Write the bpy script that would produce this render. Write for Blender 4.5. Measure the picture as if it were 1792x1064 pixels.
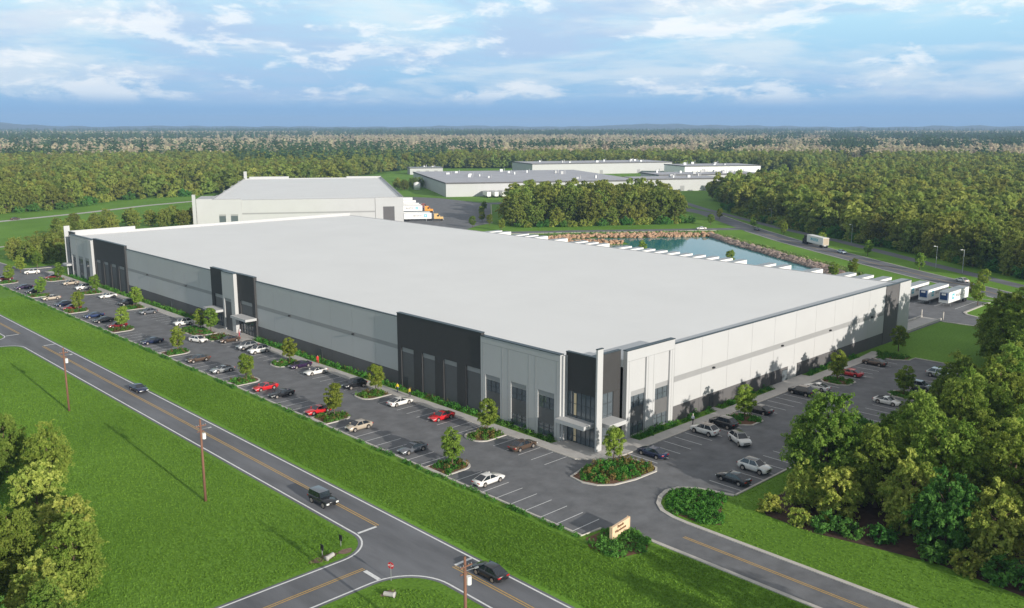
import bpy, bmesh, math, random
import numpy as np
from mathutils import Vector, Matrix
R = math.radians
for o in list(bpy.data.objects):
    bpy.data.objects.remove(o)
scene = bpy.context.scene
col = scene.collection
random.seed(7)
rng = np.random.default_rng(11)

# ------------------------------------------------------------------ camera, sky, sun, exposure
CAM = Vector((-98.48, -84.485, 48.4))
cam_d = bpy.data.cameras.new('camera')
cam_d.sensor_width = 36.0
cam_d.lens = 1576.58 / 1792 * 36
cam_d.clip_start = 0.5
cam_d.clip_end = 60000
cam = bpy.data.objects.new('camera', cam_d)
cam.location = CAM
cam.rotation_euler = (R(90 - 11.1465), 0, R(46.2367 - 90))
col.objects.link(cam)
scene.camera = cam

SUN_EL, SUN_AZ = 15.0, 267.0        # azimuth counter-clockwise from +X
world = bpy.data.worlds.new('World')
scene.world = world
world.use_nodes = True
wn, wl = world.node_tree.nodes, world.node_tree.links
wn.clear()
def N(t, **k):
    n = wn.new(t)
    for a, b in k.items():
        setattr(n, a, b)
    return n
out = N('ShaderNodeOutputWorld')
bg = N('ShaderNodeBackground')
bg.inputs[1].default_value = 0.12
wl.new(bg.outputs[0], out.inputs[0])
sky = N('ShaderNodeTexSky', sky_type='NISHITA')
sky.sun_disc = False
sky.sun_elevation = R(SUN_EL)
sky.sun_rotation = R(90 - SUN_AZ)
sky.air_density = 1.0
sky.dust_density = 0.6
sky.ozone_density = 2.0
tc = N('ShaderNodeTexCoord')
sep = N('ShaderNodeSeparateXYZ')
wl.new(tc.outputs['Generated'], sep.inputs[0])
def wmath(op, a, b=None, clamp=False):
    n = N('ShaderNodeMath', operation=op)
    n.use_clamp = clamp
    for i, v in enumerate((a, b)):
        if v is None:
            continue
        if isinstance(v, (int, float)):
            n.inputs[i].default_value = v
        else:
            wl.new(v, n.inputs[i])
    return n.outputs[0]
def wmap(v, a, b, c=0.0, d=1.0, smooth=True):
    n = N('ShaderNodeMapRange')
    if smooth:
        n.interpolation_type = 'SMOOTHSTEP'
    wl.new(v, n.inputs[0])
    for i, x in enumerate((a, b, c, d)):
        n.inputs[i + 1].default_value = x
    return n.outputs[0]
def wmix(f, a, b):
    n = N('ShaderNodeMix', data_type='RGBA')
    for s, v in ((0, f), (6, a), (7, b)):
        if isinstance(v, (int, float)):
            n.inputs[s].default_value = v
        elif isinstance(v, tuple):
            n.inputs[s].default_value = v
        else:
            wl.new(v, n.inputs[s])
    return n.outputs[2]
K = 1 / 0.12
def C(r, g, b, k=K):
    return (r * k, g * k, b * k, 1)
el = sep.outputs[2]
# pale cyan veil low; unseen upper sky mostly warm grey, set to neutralise ambient
veil = wmix(wmap(el, 0.0, 0.15), C(.22, .42, .66), C(.46, .72, .84))
low = wmap(el, 0.10, 0.55)
air = wmix(low, veil, wmix(0.85, sky.outputs[0], C(.45, .44, .425)))
def cloud(sx, sz, scale, detail, seed, lo, hi):
    m = N('ShaderNodeMapping')
    m.inputs['Scale'].default_value = (sx, sx, sz)
    m.inputs['Location'].default_value = (seed, seed * 1.7, seed * .3)
    wl.new(tc.outputs['Generated'], m.inputs[0])
    n = N('ShaderNodeTexNoise')
    n.inputs['Scale'].default_value = scale
    n.inputs['Detail'].default_value = detail
    n.inputs['Roughness'].default_value = 0.62
    n.inputs['Distortion'].default_value = 0.25
    wl.new(m.outputs[0], n.inputs[0])
    return wmap(n.outputs[0], lo, hi)
grey = cloud(1.0, 5.5, 2.6, 8, 3.1, .42, .62)
white = cloud(1.0, 6.0, 4.0, 10, 7.7, .42, .60)
puff = cloud(1.0, 3.2, 9.5, 10, 1.3, .51, .62)
band = wmath('MULTIPLY', wmap(el, 0.014, 0.034), wmap(el, 0.30, 0.12), True)
c1 = wmix(wmath('MULTIPLY', wmath('MULTIPLY', grey, band, True), 0.75), air, C(.40, .51, .70))
c2 = wmix(wmath('MULTIPLY', wmath('MULTIPLY', white, band, True), 0.55), c1, C(.76, .79, .80))
c3 = wmix(wmath('MULTIPLY', wmath('MULTIPLY', puff, band, True), 0.6), c2, C(.92, .91, .89))
# the far blue-grey deck just over the horizon
deck = wmap(el, 0.036, 0.015)
c4 = wmix(wmath('MULTIPLY', deck, 0.9), c3, wmix(wmap(el, 0.0, 0.03), C(.12, .31, .60), C(.19, .38, .64)))
wl.new(c4, bg.inputs[0])

sun_d = bpy.data.lights.new('sun', 'SUN')
sun_d.energy = 4.4
sun_d.angle = R(0.53)
sun_d.color = (1.0, 0.935, 0.84)
sun = bpy.data.objects.new('sun', sun_d)
sdir = Vector((math.cos(R(SUN_AZ)) * math.cos(R(SUN_EL)), math.sin(R(SUN_AZ)) * math.cos(R(SUN_EL)), math.sin(R(SUN_EL))))
sun.rotation_euler = sdir.to_track_quat('Z', 'Y').to_euler()
sun.location = (0, -200, 120)
col.objects.link(sun)
scene.view_settings.view_transform = 'Standard'
scene.view_settings.look = 'None'
scene.view_settings.gamma = 1.0
scene.view_settings.exposure = 0.34
scene.cycles.max_bounces = 6
scene.cycles.transparent_max_bounces = 6
scene.cycles.volume_bounces = 0

# ------------------------------------------------------------------ materials
MATS = {}
def mat(name, rgb, rough=0.8, var=0.0, scale=1.0, rgb2=None, bump=0.0, bscale=20.0, metal=0.0, spec=0.4, coat=0.0, detail=5, stretch=None):
    if name in MATS:
        return MATS[name]
    m = bpy.data.materials.new(name)
    m.use_nodes = True
    nt = m.node_tree
    b = nt.nodes['Principled BSDF']
    b.inputs['Roughness'].default_value = rough
    b.inputs['Metallic'].default_value = metal
    b.inputs['Specular IOR Level'].default_value = spec
    b.inputs['Coat Weight'].default_value = coat
    t = nt.nodes.new('ShaderNodeTexCoord')
    src = t.outputs['Object']
    if stretch:
        mp = nt.nodes.new('ShaderNodeMapping')
        mp.inputs['Scale'].default_value = stretch
        nt.links.new(src, mp.inputs[0])
        src = mp.outputs[0]
    if var or rgb2:
        n = nt.nodes.new('ShaderNodeTexNoise')
        n.inputs['Scale'].default_value = scale
        n.inputs['Detail'].default_value = detail
        n.inputs['Roughness'].default_value = 0.65
        nt.links.new(src, n.inputs[0])
        r = nt.nodes.new('ShaderNodeValToRGB')
        r.color_ramp.elements[0].position = 0.32
        r.color_ramp.elements[1].position = 0.68
        c2 = rgb2 or tuple(c * (1 + var) for c in rgb)
        c1 = rgb if rgb2 else tuple(c * (1 - var) for c in rgb)
        r.color_ramp.elements[0].color = (*c1, 1)
        r.color_ramp.elements[1].color = (*c2, 1)
        nt.links.new(n.outputs[0], r.inputs[0])
        nt.links.new(r.outputs[0], b.inputs['Base Color'])
    else:
        b.inputs['Base Color'].default_value = (*rgb, 1)
    if bump:
        n2 = nt.nodes.new('ShaderNodeTexNoise')
        n2.inputs['Scale'].default_value = bscale
        n2.inputs['Detail'].default_value = 6
        nt.links.new(src, n2.inputs[0])
        bp = nt.nodes.new('ShaderNodeBump')
        bp.inputs['Strength'].default_value = bump
        bp.inputs['Distance'].default_value = 0.1
        nt.links.new(n2.outputs[0], bp.inputs['Height'])
        nt.links.new(bp.outputs[0], b.inputs['Normal'])
    MATS[name] = m
    return m

def grass_mat(name, c_dark, c_mid, c_light, fine=2.4):
    m = bpy.data.materials.new(name)
    m.use_nodes = True
    nt = m.node_tree
    L = nt.links
    b = nt.nodes['Principled BSDF']
    b.inputs['Roughness'].default_value = 0.9
    b.inputs['Specular IOR Level'].default_value = 0.15
    t = nt.nodes.new('ShaderNodeTexCoord')
    def noise(s, d=4, ro=.6):
        n = nt.nodes.new('ShaderNodeTexNoise')
        n.inputs['Scale'].default_value = s
        n.inputs['Detail'].default_value = d
        n.inputs['Roughness'].default_value = ro
        L.new(t.outputs['Object'], n.inputs[0])
        return n.outputs[0]
    r = nt.nodes.new('ShaderNodeValToRGB')
    e = r.color_ramp.elements
    e[0].position, e[1].position = 0.33, 0.66
    e[0].color = (*c_dark, 1)
    e[1].color = (*c_light, 1)
    k = e.new(0.5)
    k.color = (*c_mid, 1)
    mix = nt.nodes.new('ShaderNodeMath'); mix.operation = 'MULTIPLY_ADD'
    L.new(noise(fine, 3, .7), mix.inputs[0]); mix.inputs[1].default_value = 0.62
    m2 = nt.nodes.new('ShaderNodeMath'); m2.operation = 'MULTIPLY'
    L.new(noise(0.035, 5, .6), m2.inputs[0]); m2.inputs[1].default_value = 0.38
    L.new(m2.outputs[0], mix.inputs[2])
    L.new(mix.outputs[0], r.inputs[0])
    L.new(r.outputs[0], b.inputs['Base Color'])
    bp = nt.nodes.new('ShaderNodeBump')
    bp.inputs['Strength'].default_value = 1.0
    bp.inputs['Distance'].default_value = 0.09
    L.new(noise(fine * 1.6, 4, .7), bp.inputs['Height'])
    L.new(bp.outputs[0], b.inputs['Normal'])
    MATS[name] = m
    return m

def leaf_mat(name, a, bcol, trans=0.35, rv=0.25):
    """two leaf colours mixed by each leaf's own random tint and each plant's random value"""
    m = bpy.data.materials.new(name)
    m.use_nodes = True
    nt = m.node_tree
    L = nt.links
    nt.nodes.remove(nt.nodes['Principled BSDF'])
    outn = nt.nodes['Material Output']
    at = nt.nodes.new('ShaderNodeAttribute'); at.attribute_name = 'tint'
    oi = nt.nodes.new('ShaderNodeObjectInfo')
    mx = nt.nodes.new('ShaderNodeMix'); mx.data_type = 'RGBA'
    mx.inputs[6].default_value = (*a, 1); mx.inputs[7].default_value = (*bcol, 1)
    L.new(at.outputs['Fac'], mx.inputs[0])
    hs = nt.nodes.new('ShaderNodeHueSaturation')
    mr = nt.nodes.new('ShaderNodeMapRange')
    mr.inputs[3].default_value = 0.5 - rv * 0.09; mr.inputs[4].default_value = 0.5 + rv * 0.09
    L.new(oi.outputs['Random'], mr.inputs[0]); L.new(mr.outputs[0], hs.inputs['Hue'])
    mv = nt.nodes.new('ShaderNodeMapRange')
    ml = nt.nodes.new('ShaderNodeMath'); ml.operation = 'FRACT'
    mm = nt.nodes.new('ShaderNodeMath'); mm.operation = 'MULTIPLY'; mm.inputs[1].default_value = 7.31
    L.new(oi.outputs['Random'], mm.inputs[0]); L.new(mm.outputs[0], ml.inputs[0]); L.new(ml.outputs[0], mv.inputs[0])
    mv.inputs[3].default_value = 1 - rv; mv.inputs[4].default_value = 1 + rv
    L.new(mv.outputs[0], hs.inputs['Value'])
    L.new(mx.outputs[2], hs.inputs['Color'])
    d = nt.nodes.new('ShaderNodeBsdfDiffuse'); tr = nt.nodes.new('ShaderNodeBsdfTranslucent')
    ms = nt.nodes.new('ShaderNodeMixShader'); ms.inputs[0].default_value = trans
    L.new(hs.outputs[0], d.inputs[0]); L.new(hs.outputs[0], tr.inputs[0])
    L.new(d.outputs[0], ms.inputs[1]); L.new(tr.outputs[0], ms.inputs[2])
    L.new(ms.outputs[0], outn.inputs[0])
    MATS[name] = m
    return m

M_GRASS = grass_mat('grass', (.076, .16, .016), (.125, .25, .026), (.19, .345, .05))
M_VERGE = grass_mat('verge_grass', (.09, .20, .02), (.14, .29, .03), (.19, .36, .05))
M_ASPH = mat('asphalt', (.15, .153, .162), .92, .22, .35, bump=.15, bscale=8, detail=9)
M_ROAD = mat('road_asphalt', (.145, .149, .162), .9, .26, .22, bump=.15, bscale=8, detail=9, stretch=(1.2, .25, 1))
M_CONC = mat('concrete', (.45, .43, .41), .9, .10, .5, bump=.1)
M_KERB = mat('kerb_concrete', (.50, .47, .43), .9, .10, 1.2)
M_WHITE_LINE = mat('white_marking', (.72, .72, .72), .7, .12, 3)
M_YELLOW_LINE = mat('yellow_marking', (.52, .33, .10), .7, .15, 3)
M_WALL = mat('pale_wall_paint', (.47, .47, .47), .75, .025, .15)
M_BAND = mat('mid_grey_paint', (.30, .30, .30), .75, .03, .4)
M_BASE = mat('dark_grey_paint', (.115, .11, .112), .8, .05, .5)
M_DARK = mat('charcoal_paint', (.048, .047, .047), .8, .06, .6)
M_INFILL = mat('slate_grey_paint', (.125, .124, .124), .8, .05, .6)
M_ROOF = mat('roof_membrane', (.74, .74, .735), .85, .025, .05)
M_CAP = mat('cap_flashing', (.05, .065, .075), .4, metal=.3)
M_GLASS = mat('window_glass', (.10, .12, .135), .05, spec=1.0, coat=.6)
M_MULL = mat('mullion', (.10, .11, .12), .4, metal=.5)
M_DOOR = mat('steel_door', (.07, .07, .075), .5)
M_WOOD = mat('weathered_pole_wood', (.20, .10, .065), .9, .25, 3, stretch=(4, 4, .4))
M_TRUNK = mat('bark', (.13, .09, .06), .9, .3, 4, stretch=(3, 3, .6))
M_SOIL = mat('mulch', (.16, .085, .05), .95, .35, 3, bump=.5)
M_ROCK = mat('riprap_stone', (.26, .14, .08), .9, rgb2=(.50, .34, .22), scale=.35, bump=.3, bscale=4)
M_ROCKG = mat('grey_riprap_stone', (.12, .11, .11), .9, rgb2=(.42, .31, .25), scale=.5, bump=.3, bscale=4)
M_TYRE = mat('tyre_rubber', (.02, .02, .022), .85)
M_RIM = mat('alloy_rim', (.55, .5, .46), .35, metal=.7)
M_CARGLASS = mat('car_glass', (.02, .026, .034), .05, spec=.9)
M_LAMP = mat('headlight_lens', (.75, .75, .72), .15)
M_TAIL = mat('tail_light_lens', (.45, .02, .02), .2)
M_BLACK = mat('black_plastic', (.02, .02, .022), .6)
M_STEEL = mat('galvanised_steel', (.42, .43, .44), .45, metal=.6)
M_TWHITE = mat('trailer_white', (.80, .79, .77), .5, .03, .6)
M_TEAL = mat('teal_paint', (.06, .42, .52), .5)
M_GREYTXT = mat('grey_lettering', (.30, .30, .31), .6)
M_BLUEP = mat('reefer_blue', (.015, .05, .15), .5)
M_BROWNTXT = mat('brown_lettering', (.12, .055, .02), .7)
M_TAN = mat('sandstone_sign', (.72, .52, .34), .8, .06, 2)
M_GROOF = mat('grey_roof', (.42, .42, .45), .85, .08, .08)
LF_STREET = leaf_mat('street_tree_leaf', (.13, .22, .028), (.34, .43, .08), .42)
LF_WOOD = leaf_mat('wood_leaf', (.12, .22, .032), (.34, .43, .09), .46, rv=.22)
LF_YELL = leaf_mat('yellow_green_leaf', (.20, .31, .05), (.58, .60, .15), .46, rv=.12)
LF_DEEP = leaf_mat('deep_green_leaf', (.08, .22, .045), (.20, .40, .09), .46, rv=.2)
LF_FAR = leaf_mat('forest_leaf', (.17, .225, .04), (.37, .41, .105), .48, rv=.30)
LF_CONI = leaf_mat('conifer_leaf', (.06, .12, .06), (.14, .22, .10), rv=.3)
LF_BARE = leaf_mat('bare_twig', (.40, .36, .24), (.64, .57, .39), rv=.3)
LF_SHRUB = leaf_mat('shrub_leaf', (.05, .17, .025), (.15, .33, .06), rv=.15)
LF_RED = leaf_mat('russet_shrub_leaf', (.12, .13, .03), (.30, .20, .08), rv=.15)
LF_HEDGE = leaf_mat('hedge_leaf', (.06, .19, .03), (.15, .34, .07), rv=.1)
LF_REED = leaf_mat('reed_blade', (.13, .24, .06), (.30, .38, .14), rv=.1)

# ------------------------------------------------------------------ helpers
def tag(o, label=None, cat=None, group=None, kind=None):
    if label: o['label'] = label
    if cat: o['category'] = cat
    if group: o['group'] = group
    if kind: o['kind'] = kind
    return o

def empty(name, loc=(0, 0, 0), rz=0.0, label=None, cat=None, group=None):
    o = bpy.data.objects.new(name, None)
    o.location = loc
    o.rotation_euler = (0, 0, rz)
    o.empty_display_size = 0.5
    col.objects.link(o)
    return tag(o, label, cat, group)

class MB:
    """collects boxes, prisms and tubes that together are ONE mesh object"""
    def __init__(s): s.v, s.f, s.mi = [], [], []
    def box(s, x0, x1, y0, y1, z0, z1, mi=0):
        n = len(s.v)
        s.v += [(x, y, z) for z in (z0, z1) for (x, y) in ((x0, y0), (x1, y0), (x1, y1), (x0, y1))]
        for q in ((3, 2, 1, 0), (4, 5, 6, 7), (0, 1, 5, 4), (1, 2, 6, 5), (2, 3, 7, 6), (3, 0, 4, 7)):
            s.f.append(tuple(n + i for i in q)); s.mi.append(mi)
        return s
    def prism(s, poly, z0, z1, mi=0, side=True):
        a = sum(poly[i][0] * poly[(i + 1) % len(poly)][1] - poly[(i + 1) % len(poly)][0] * poly[i][1] for i in range(len(poly)))
        if a < 0: poly = poly[::-1]
        n, k = len(s.v), len(poly)
        s.v += [(x, y, z1) for x, y in poly]
        s.f.append(tuple(range(n, n + k))); s.mi.append(mi)
        if side:
            s.v += [(x, y, z0) for x, y in poly]
            for i in range(k):
                j = (i + 1) % k
                s.f.append((n + k + i, n + k + j, n + j, n + i)); s.mi.append(mi)
        return s
    def tube(s, pts, radii, n=8, mi=0, cap=True):
        base = len(s.v)
        pts = [Vector(p) for p in pts]
        for i, p in enumerate(pts):
            d = (pts[min(i + 1, len(pts) - 1)] - pts[max(i - 1, 0)]).normalized()
            a = d.orthogonal().normalized() if abs(d.z) < .99 else Vector((1, 0, 0))
            b = d.cross(a).normalized(); a = b.cross(d)
            for k in range(n):
                t = 2 * math.pi * k / n
                q = p + (a * math.cos(t) + b * math.sin(t)) * radii[i]
                s.v.append(tuple(q))
        for i in range(len(pts) - 1):
            for k in range(n):
                k2 = (k + 1) % n
                s.f.append((base + i * n + k, base + i * n + k2, base + (i + 1) * n + k2, base + (i + 1) * n + k)); s.mi.append(mi)
        if cap:
            s.f.append(tuple(base + k for k in range(n))[::-1]); s.mi.append(mi)
            e = base + (len(pts) - 1) * n
            s.f.append(tuple(e + k for k in range(n))); s.mi.append(mi)
        return s
    def quad(s, a, b, c, d, mi=0):
        n = len(s.v); s.v += [tuple(a), tuple(b), tuple(c), tuple(d)]
        s.f.append((n, n + 1, n + 2, n + 3)); s.mi.append(mi); return s
    def ico(s, c, r, mi=0, jit=.25, sq=.7):
        bm = bmesh.new(); bmesh.ops.create_icosphere(bm, subdivisions=1, radius=1)
        n = len(s.v)
        for v in bm.verts:
            k = 1 + random.uniform(-jit, jit)
            s.v.append((c[0] + v.co.x * r[0] * k, c[1] + v.co.y * r[1] * k, c[2] + v.co.z * r[2] * k))
        for f in bm.faces:
            s.f.append(tuple(n + v.index for v in f.verts)); s.mi.append(mi)
        bm.free(); return s
    def mesh(s, name, mats):
        m = bpy.data.meshes.new(name)
        m.from_pydata(s.v, [], s.f)
        for x in (mats if isinstance(mats, (list, tuple)) else [mats]): m.materials.append(x)
        if any(s.mi): m.polygons.foreach_set('material_index', s.mi)
        m.update()
        return m
    def build(s, name, mats, parent=None, smooth=False):
        m = s.mesh(name, mats)
        if smooth: m.polygons.foreach_set('use_smooth', [True] * len(m.polygons))
        o = bpy.data.objects.new(name, m)
        col.objects.link(o)
        if parent: o.parent = parent
        return o

def struct(name, mb, m):
    return tag(mb.build(name, m), kind='structure')

def copy_tree(o, parent=None):
    c = o.copy(); col.objects.link(c)
    if parent: c.parent = parent
    for ch in o.children:
        copy_tree(ch, c)
    return c

def inpoly(px, py, poly):
    px, py = np.asarray(px), np.asarray(py)
    r = np.zeros(px.shape, bool)
    n = len(poly)
    for i in range(n):
        x0, y0 = poly[i]; x1, y1 = poly[(i + 1) % n]
        if y0 == y1: continue
        c = ((y0 > py) != (y1 > py)) & (px < (x1 - x0) * (py - y0) / (y1 - y0) + x0)
        r ^= c
    return r

def arc(cx, cy, r, a0, a1, n=8):
    return [(cx + r * math.cos(R(a0 + (a1 - a0) * i / n)), cy + r * math.sin(R(a0 + (a1 - a0) * i / n))) for i in range(n + 1)]

def ribbon(mb, pts, w, z, mi=0, off=0.0):
    """flat strip of width w along a polyline"""
    P = [Vector((p[0], p[1])) for p in pts]
    L_, R_ = [], []
    for i, p in enumerate(P):
        d = (P[min(i + 1, len(P) - 1)] - P[max(i - 1, 0)]).normalized()
        n = Vector((-d.y, d.x))
        L_.append(p + n * (off + w / 2)); R_.append(p + n * (off - w / 2))
    for i in range(len(P) - 1):
        mb.quad((*R_[i], z), (*R_[i + 1], z), (*L_[i + 1], z), (*L_[i], z), mi)
    return mb

def kerb(mb, pts, w=.35, h=.14, closed=False):
    P = [Vector((p[0], p[1])) for p in pts]
    n = len(P); A, B = [], []
    for i, p in enumerate(P):
        if closed: d = P[(i + 1) % n] - P[i - 1]
        else: d = P[min(i + 1, n - 1)] - P[max(i - 1, 0)]
        d.normalize(); q = Vector((-d.y, d.x)) * w / 2
        A.append(p + q); B.append(p - q)
    for i in range(n if closed else n - 1):
        j = (i + 1) % n
        mb.quad((*B[i], h), (*B[j], h), (*A[j], h), (*A[i], h))
        mb.quad((*A[i], 0), (*A[i], h), (*A[j], h), (*A[j], 0))
        mb.quad((*B[i], 0), (*B[j], 0), (*B[j], h), (*B[i], h))
    if not closed:
        for i in (0, n - 1):
            mb.quad((*A[i], 0), (*B[i], 0), (*B[i], h), (*A[i], h))
    return mb

def leaf_mesh(name, c, nrm, size, tint, m, asp=.55):
    """one rhombic leaf cluster per row of c, facing nrm"""
    n = len(c)
    nrm = nrm / (np.linalg.norm(nrm, axis=1, keepdims=True) + 1e-9)
    rv = rng.normal(size=(n, 3))
    a = np.cross(nrm, rv); a /= (np.linalg.norm(a, axis=1, keepdims=True) + 1e-9)
    b = np.cross(nrm, a)
    s = size.reshape(-1, 1)
    bend = nrm * s * .18
    v = np.stack([c - a * s, c - b * s * asp + bend, c + a * s, c + b * s * asp + bend], 1).reshape(-1, 3)
    me = bpy.data.meshes.new(name)
    me.vertices.add(4 * n); me.loops.add(4 * n); me.polygons.add(n)
    me.vertices.foreach_set('co', v.astype(np.float32).ravel())
    me.loops.foreach_set('vertex_index', np.arange(4 * n, dtype=np.int32))
    me.polygons.foreach_set('loop_start', np.arange(0, 4 * n, 4, dtype=np.int32))
    me.polygons.foreach_set('loop_total', np.full(n, 4, np.int32))
    me.materials.append(m)
    at = me.attributes.new('tint', 'FLOAT', 'POINT')
    at.data.foreach_set('value', np.repeat(np.clip(tint, 0, 1), 4).astype(np.float32))
    me.update(); me.validate()
    return me

def crown_mesh(name, h, r, z0, nclump, leaves, size, m, shape='oval', clump=.34, seed=0, spray=False):
    """leaf clumps spread through a crown envelope from z0 up to h"""
    g = np.random.default_rng(seed)
    cs = []
    while len(cs) < nclump:
        p = g.uniform(-1, 1, 3)
        t = (p[2] + 1) / 2
        if shape == 'oval': lim = math.sqrt(max(0, 1 - abs(2 * t - .9) ** 2.2 / 1.2))
        elif shape == 'cone': lim = (1 - t) ** .8 * 1.0 + .05
        elif shape == 'wood': lim = (0.55 + .45 * math.sin(min(1, t * 1.6) * math.pi / 1.6)) * (1 - t ** 3.5)
        else: lim = 1 - t * .2
        q = math.hypot(p[0], p[1])
        if q > lim or (q < lim * .35 and t < .75): continue
        cs.append((p[0] * r, p[1] * r, z0 + t * (h - z0)))
    cs = np.array(cs)
    cr = g.uniform(.7, 1.25, nclump) * clump * r
    ct = g.uniform(0, 1, nclump)
    idx = g.integers(0, nclump, leaves)
    d = g.normal(size=(leaves, 3)); d /= np.linalg.norm(d, axis=1, keepdims=True)
    d[:, 2] = np.where(d[:, 2] < -.35, -d[:, 2], d[:, 2])
    rad = cr[idx] * g.uniform(.55, 1.08, leaves)
    c = cs[idx] + d * rad[:, None] * np.array([1, 1, .72])
    nrm = d + g.normal(size=(leaves, 3)) * .45 + np.array([0, 0, .25])
    if spray:   # leafy shoots fanning out of each clump instead of a round ball
        ns = nclump * 7
        sd = g.normal(size=(ns, 3)); sd[:, 2] = sd[:, 2] * .7 + .25; sd /= np.linalg.norm(sd, axis=1, keepdims=True)
        oc = cs[:, :2] / (np.linalg.norm(cs[:, :2], axis=1, keepdims=True) + .1)
        own = np.repeat(np.arange(nclump), 7); sd[:, :2] += oc[own] * .55
        sl = cr[own] * g.uniform(.7, 1.9, ns)
        k = g.integers(0, ns, leaves); t = g.uniform(.1, 1, leaves) ** .8
        c = cs[own[k]] + sd[k] * (sl[k] * t)[:, None] + g.normal(size=(leaves, 3)) * (.16 * cr[own[k]])[:, None]
        c[:, 2] -= .35 * (sl[k] * t ** 2)
        c[:, 2] = np.maximum(c[:, 2], .15)
        nrm = g.normal(size=(leaves, 3)) * .8 + sd[k] * .4 + np.array([0, 0, .45])
        idx = own[k]
    tint = .55 * ct[idx] + .45 * g.uniform(0, 1, leaves)
    sz = size * g.uniform(.6, 1.35, leaves)
    return leaf_mesh(name, c, nrm, sz, tint, m)

def trunk_mesh(name, h, r, z0, cr, limbs=7, seed=0, m=None):
    g = random.Random(seed); mb = MB()
    top = z0 + (h - z0) * .72
    mb.tube([(0, 0, -.1), (.03 * h * g.uniform(-.5, .5), .02 * h * g.uniform(-.5, .5), z0), (.04 * h * g.uniform(-.6, .6), .03 * h * g.uniform(-.6, .6), top)], [r * 1.25, r * .8, r * .22], 7)
    for i in range(limbs):
        a = 2 * math.pi * i / limbs + g.uniform(-.4, .4)
        z = z0 * .85 + (top - z0) * g.uniform(0, .75)
        l = cr * g.uniform(.55, .85)
        mb.tube([(0, 0, z), (math.cos(a) * l * .5, math.sin(a) * l * .5, z + l * .35), (math.cos(a) * l, math.sin(a) * l, z + l * .8)], [r * .42, r * .28, r * .09], 5)
    return mb.mesh(name, m or M_TRUNK)

def patch_mesh(name, poly, dens, hmax, size, mats, seed=0, mound=.7, spacing=1.1):
    """low planting filling a polygon: small mounds of leaves"""
    g = np.random.default_rng(seed)
    P = np.array(poly); x0, y0 = P.min(0); x1, y1 = P.max(0)
    nx = int((x1 - x0) * (y1 - y0) / spacing ** 2) + 2
    mx, my = g.uniform(x0, x1, nx * 2), g.uniform(y0, y1, nx * 2)
    k = inpoly(mx, my, poly); mx, my = mx[k][:max(3, nx)], my[k][:max(3, nx)]
    n = len(mx); mt = g.uniform(0, 1, n); mh = g.uniform(.55, 1.1, n) * hmax
    per = max(8, int(dens * spacing ** 2))
    idx = np.repeat(np.arange(n), per)
    d = g.normal(size=(len(idx), 3)); d[:, 2] = abs(d[:, 2]); d /= np.linalg.norm(d, axis=1, keepdims=True)
    rr = g.uniform(.6, 1.05, len(idx))
    c = np.stack([mx[idx] + d[:, 0] * mound * rr, my[idx] + d[:, 1] * mound * rr, .05 + d[:, 2] * mh[idx] * rr], 1)
    nrm = d + g.normal(size=d.shape) * .5
    return leaf_mesh(name, c, nrm, size * g.uniform(.6, 1.3, len(idx)), .6 * mt[idx] + .4 * g.uniform(0, 1, len(idx)), mats)

ORD = ['first', 'second', 'third', 'fourth', 'fifth', 'sixth', 'seventh', 'eighth', 'ninth', 'tenth', 'eleventh', 'twelfth', 'thirteenth',
       'fourteenth', 'fifteenth', 'sixteenth', 'seventeenth', 'eighteenth', 'nineteenth', 'twentieth', 'twenty-first', 'twenty-second',
       'twenty-third', 'twenty-fourth', 'twenty-fifth', 'twenty-sixth', 'twenty-seventh', 'twenty-eighth', 'twenty-ninth', 'thirtieth']
ORD += ['thirty-' + o for o in ORD[:9]] + ['fortieth'] + ['forty-' + o for o in ORD[:9]]

def text_mesh(txt, size, m, extrude=.01, bold=0.0):
    cu = bpy.data.curves.new('lettering', 'FONT')
    cu.body = txt; cu.size = size; cu.extrude = extrude; cu.offset = bold
    cu.align_x = 'CENTER'; cu.align_y = 'CENTER'
    t = bpy.data.objects.new('lettering', cu)
    col.objects.link(t)
    dg = bpy.context.evaluated_depsgraph_get()
    me = bpy.data.meshes.new_from_object(t.evaluated_get(dg))
    col.objects.unlink(t); bpy.data.objects.remove(t)
    me.materials.clear(); me.materials.append(m)
    me.name = 'lettering'
    return me

# ------------------------------------------------------------------ THE SETTING: ground, roads, markings
g_ = MB(); g_.quad((-20000, -20000, 0), (20000, -20000, 0), (20000, 20000, 0), (-20000, 20000, 0))
struct('ground', g_, M_GRASS)
v_ = MB(); v_.quad((-35.3, -60, .008), (-33.9, -60, .008), (-33.9, 420, .008), (-35.3, 420, .008))
struct('verge', v_, M_VERGE)

YS1, YS0 = -2.3, -9.7         # near side street
road = MB()
ZR = .022
near_st = [(-42.3, YS1 + 4.5)] + arc(-46.8, YS1 + 4.5, 4.5, 0, -90, 10) + [(-260, YS1), (-260, YS0)] + arc(-47.5, YS0 - 5.5, 5.5, 90, 0, 10)
far_st = [(-42.3, 147.5)] + arc(-46.3, 147.5, 4, 0, -90, 8) + [(-260, 143.5), (-260, 136.0)] + arc(-46.3, 132, 4, 90, 0, 8)
road.prism([(-35.3, -160), (-35.3, 700), (-42.3, 700)] + far_st + near_st + [(-42.3, -160)], 0, ZR, side=False)
struct('main_road', road, M_ROAD)

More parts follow.
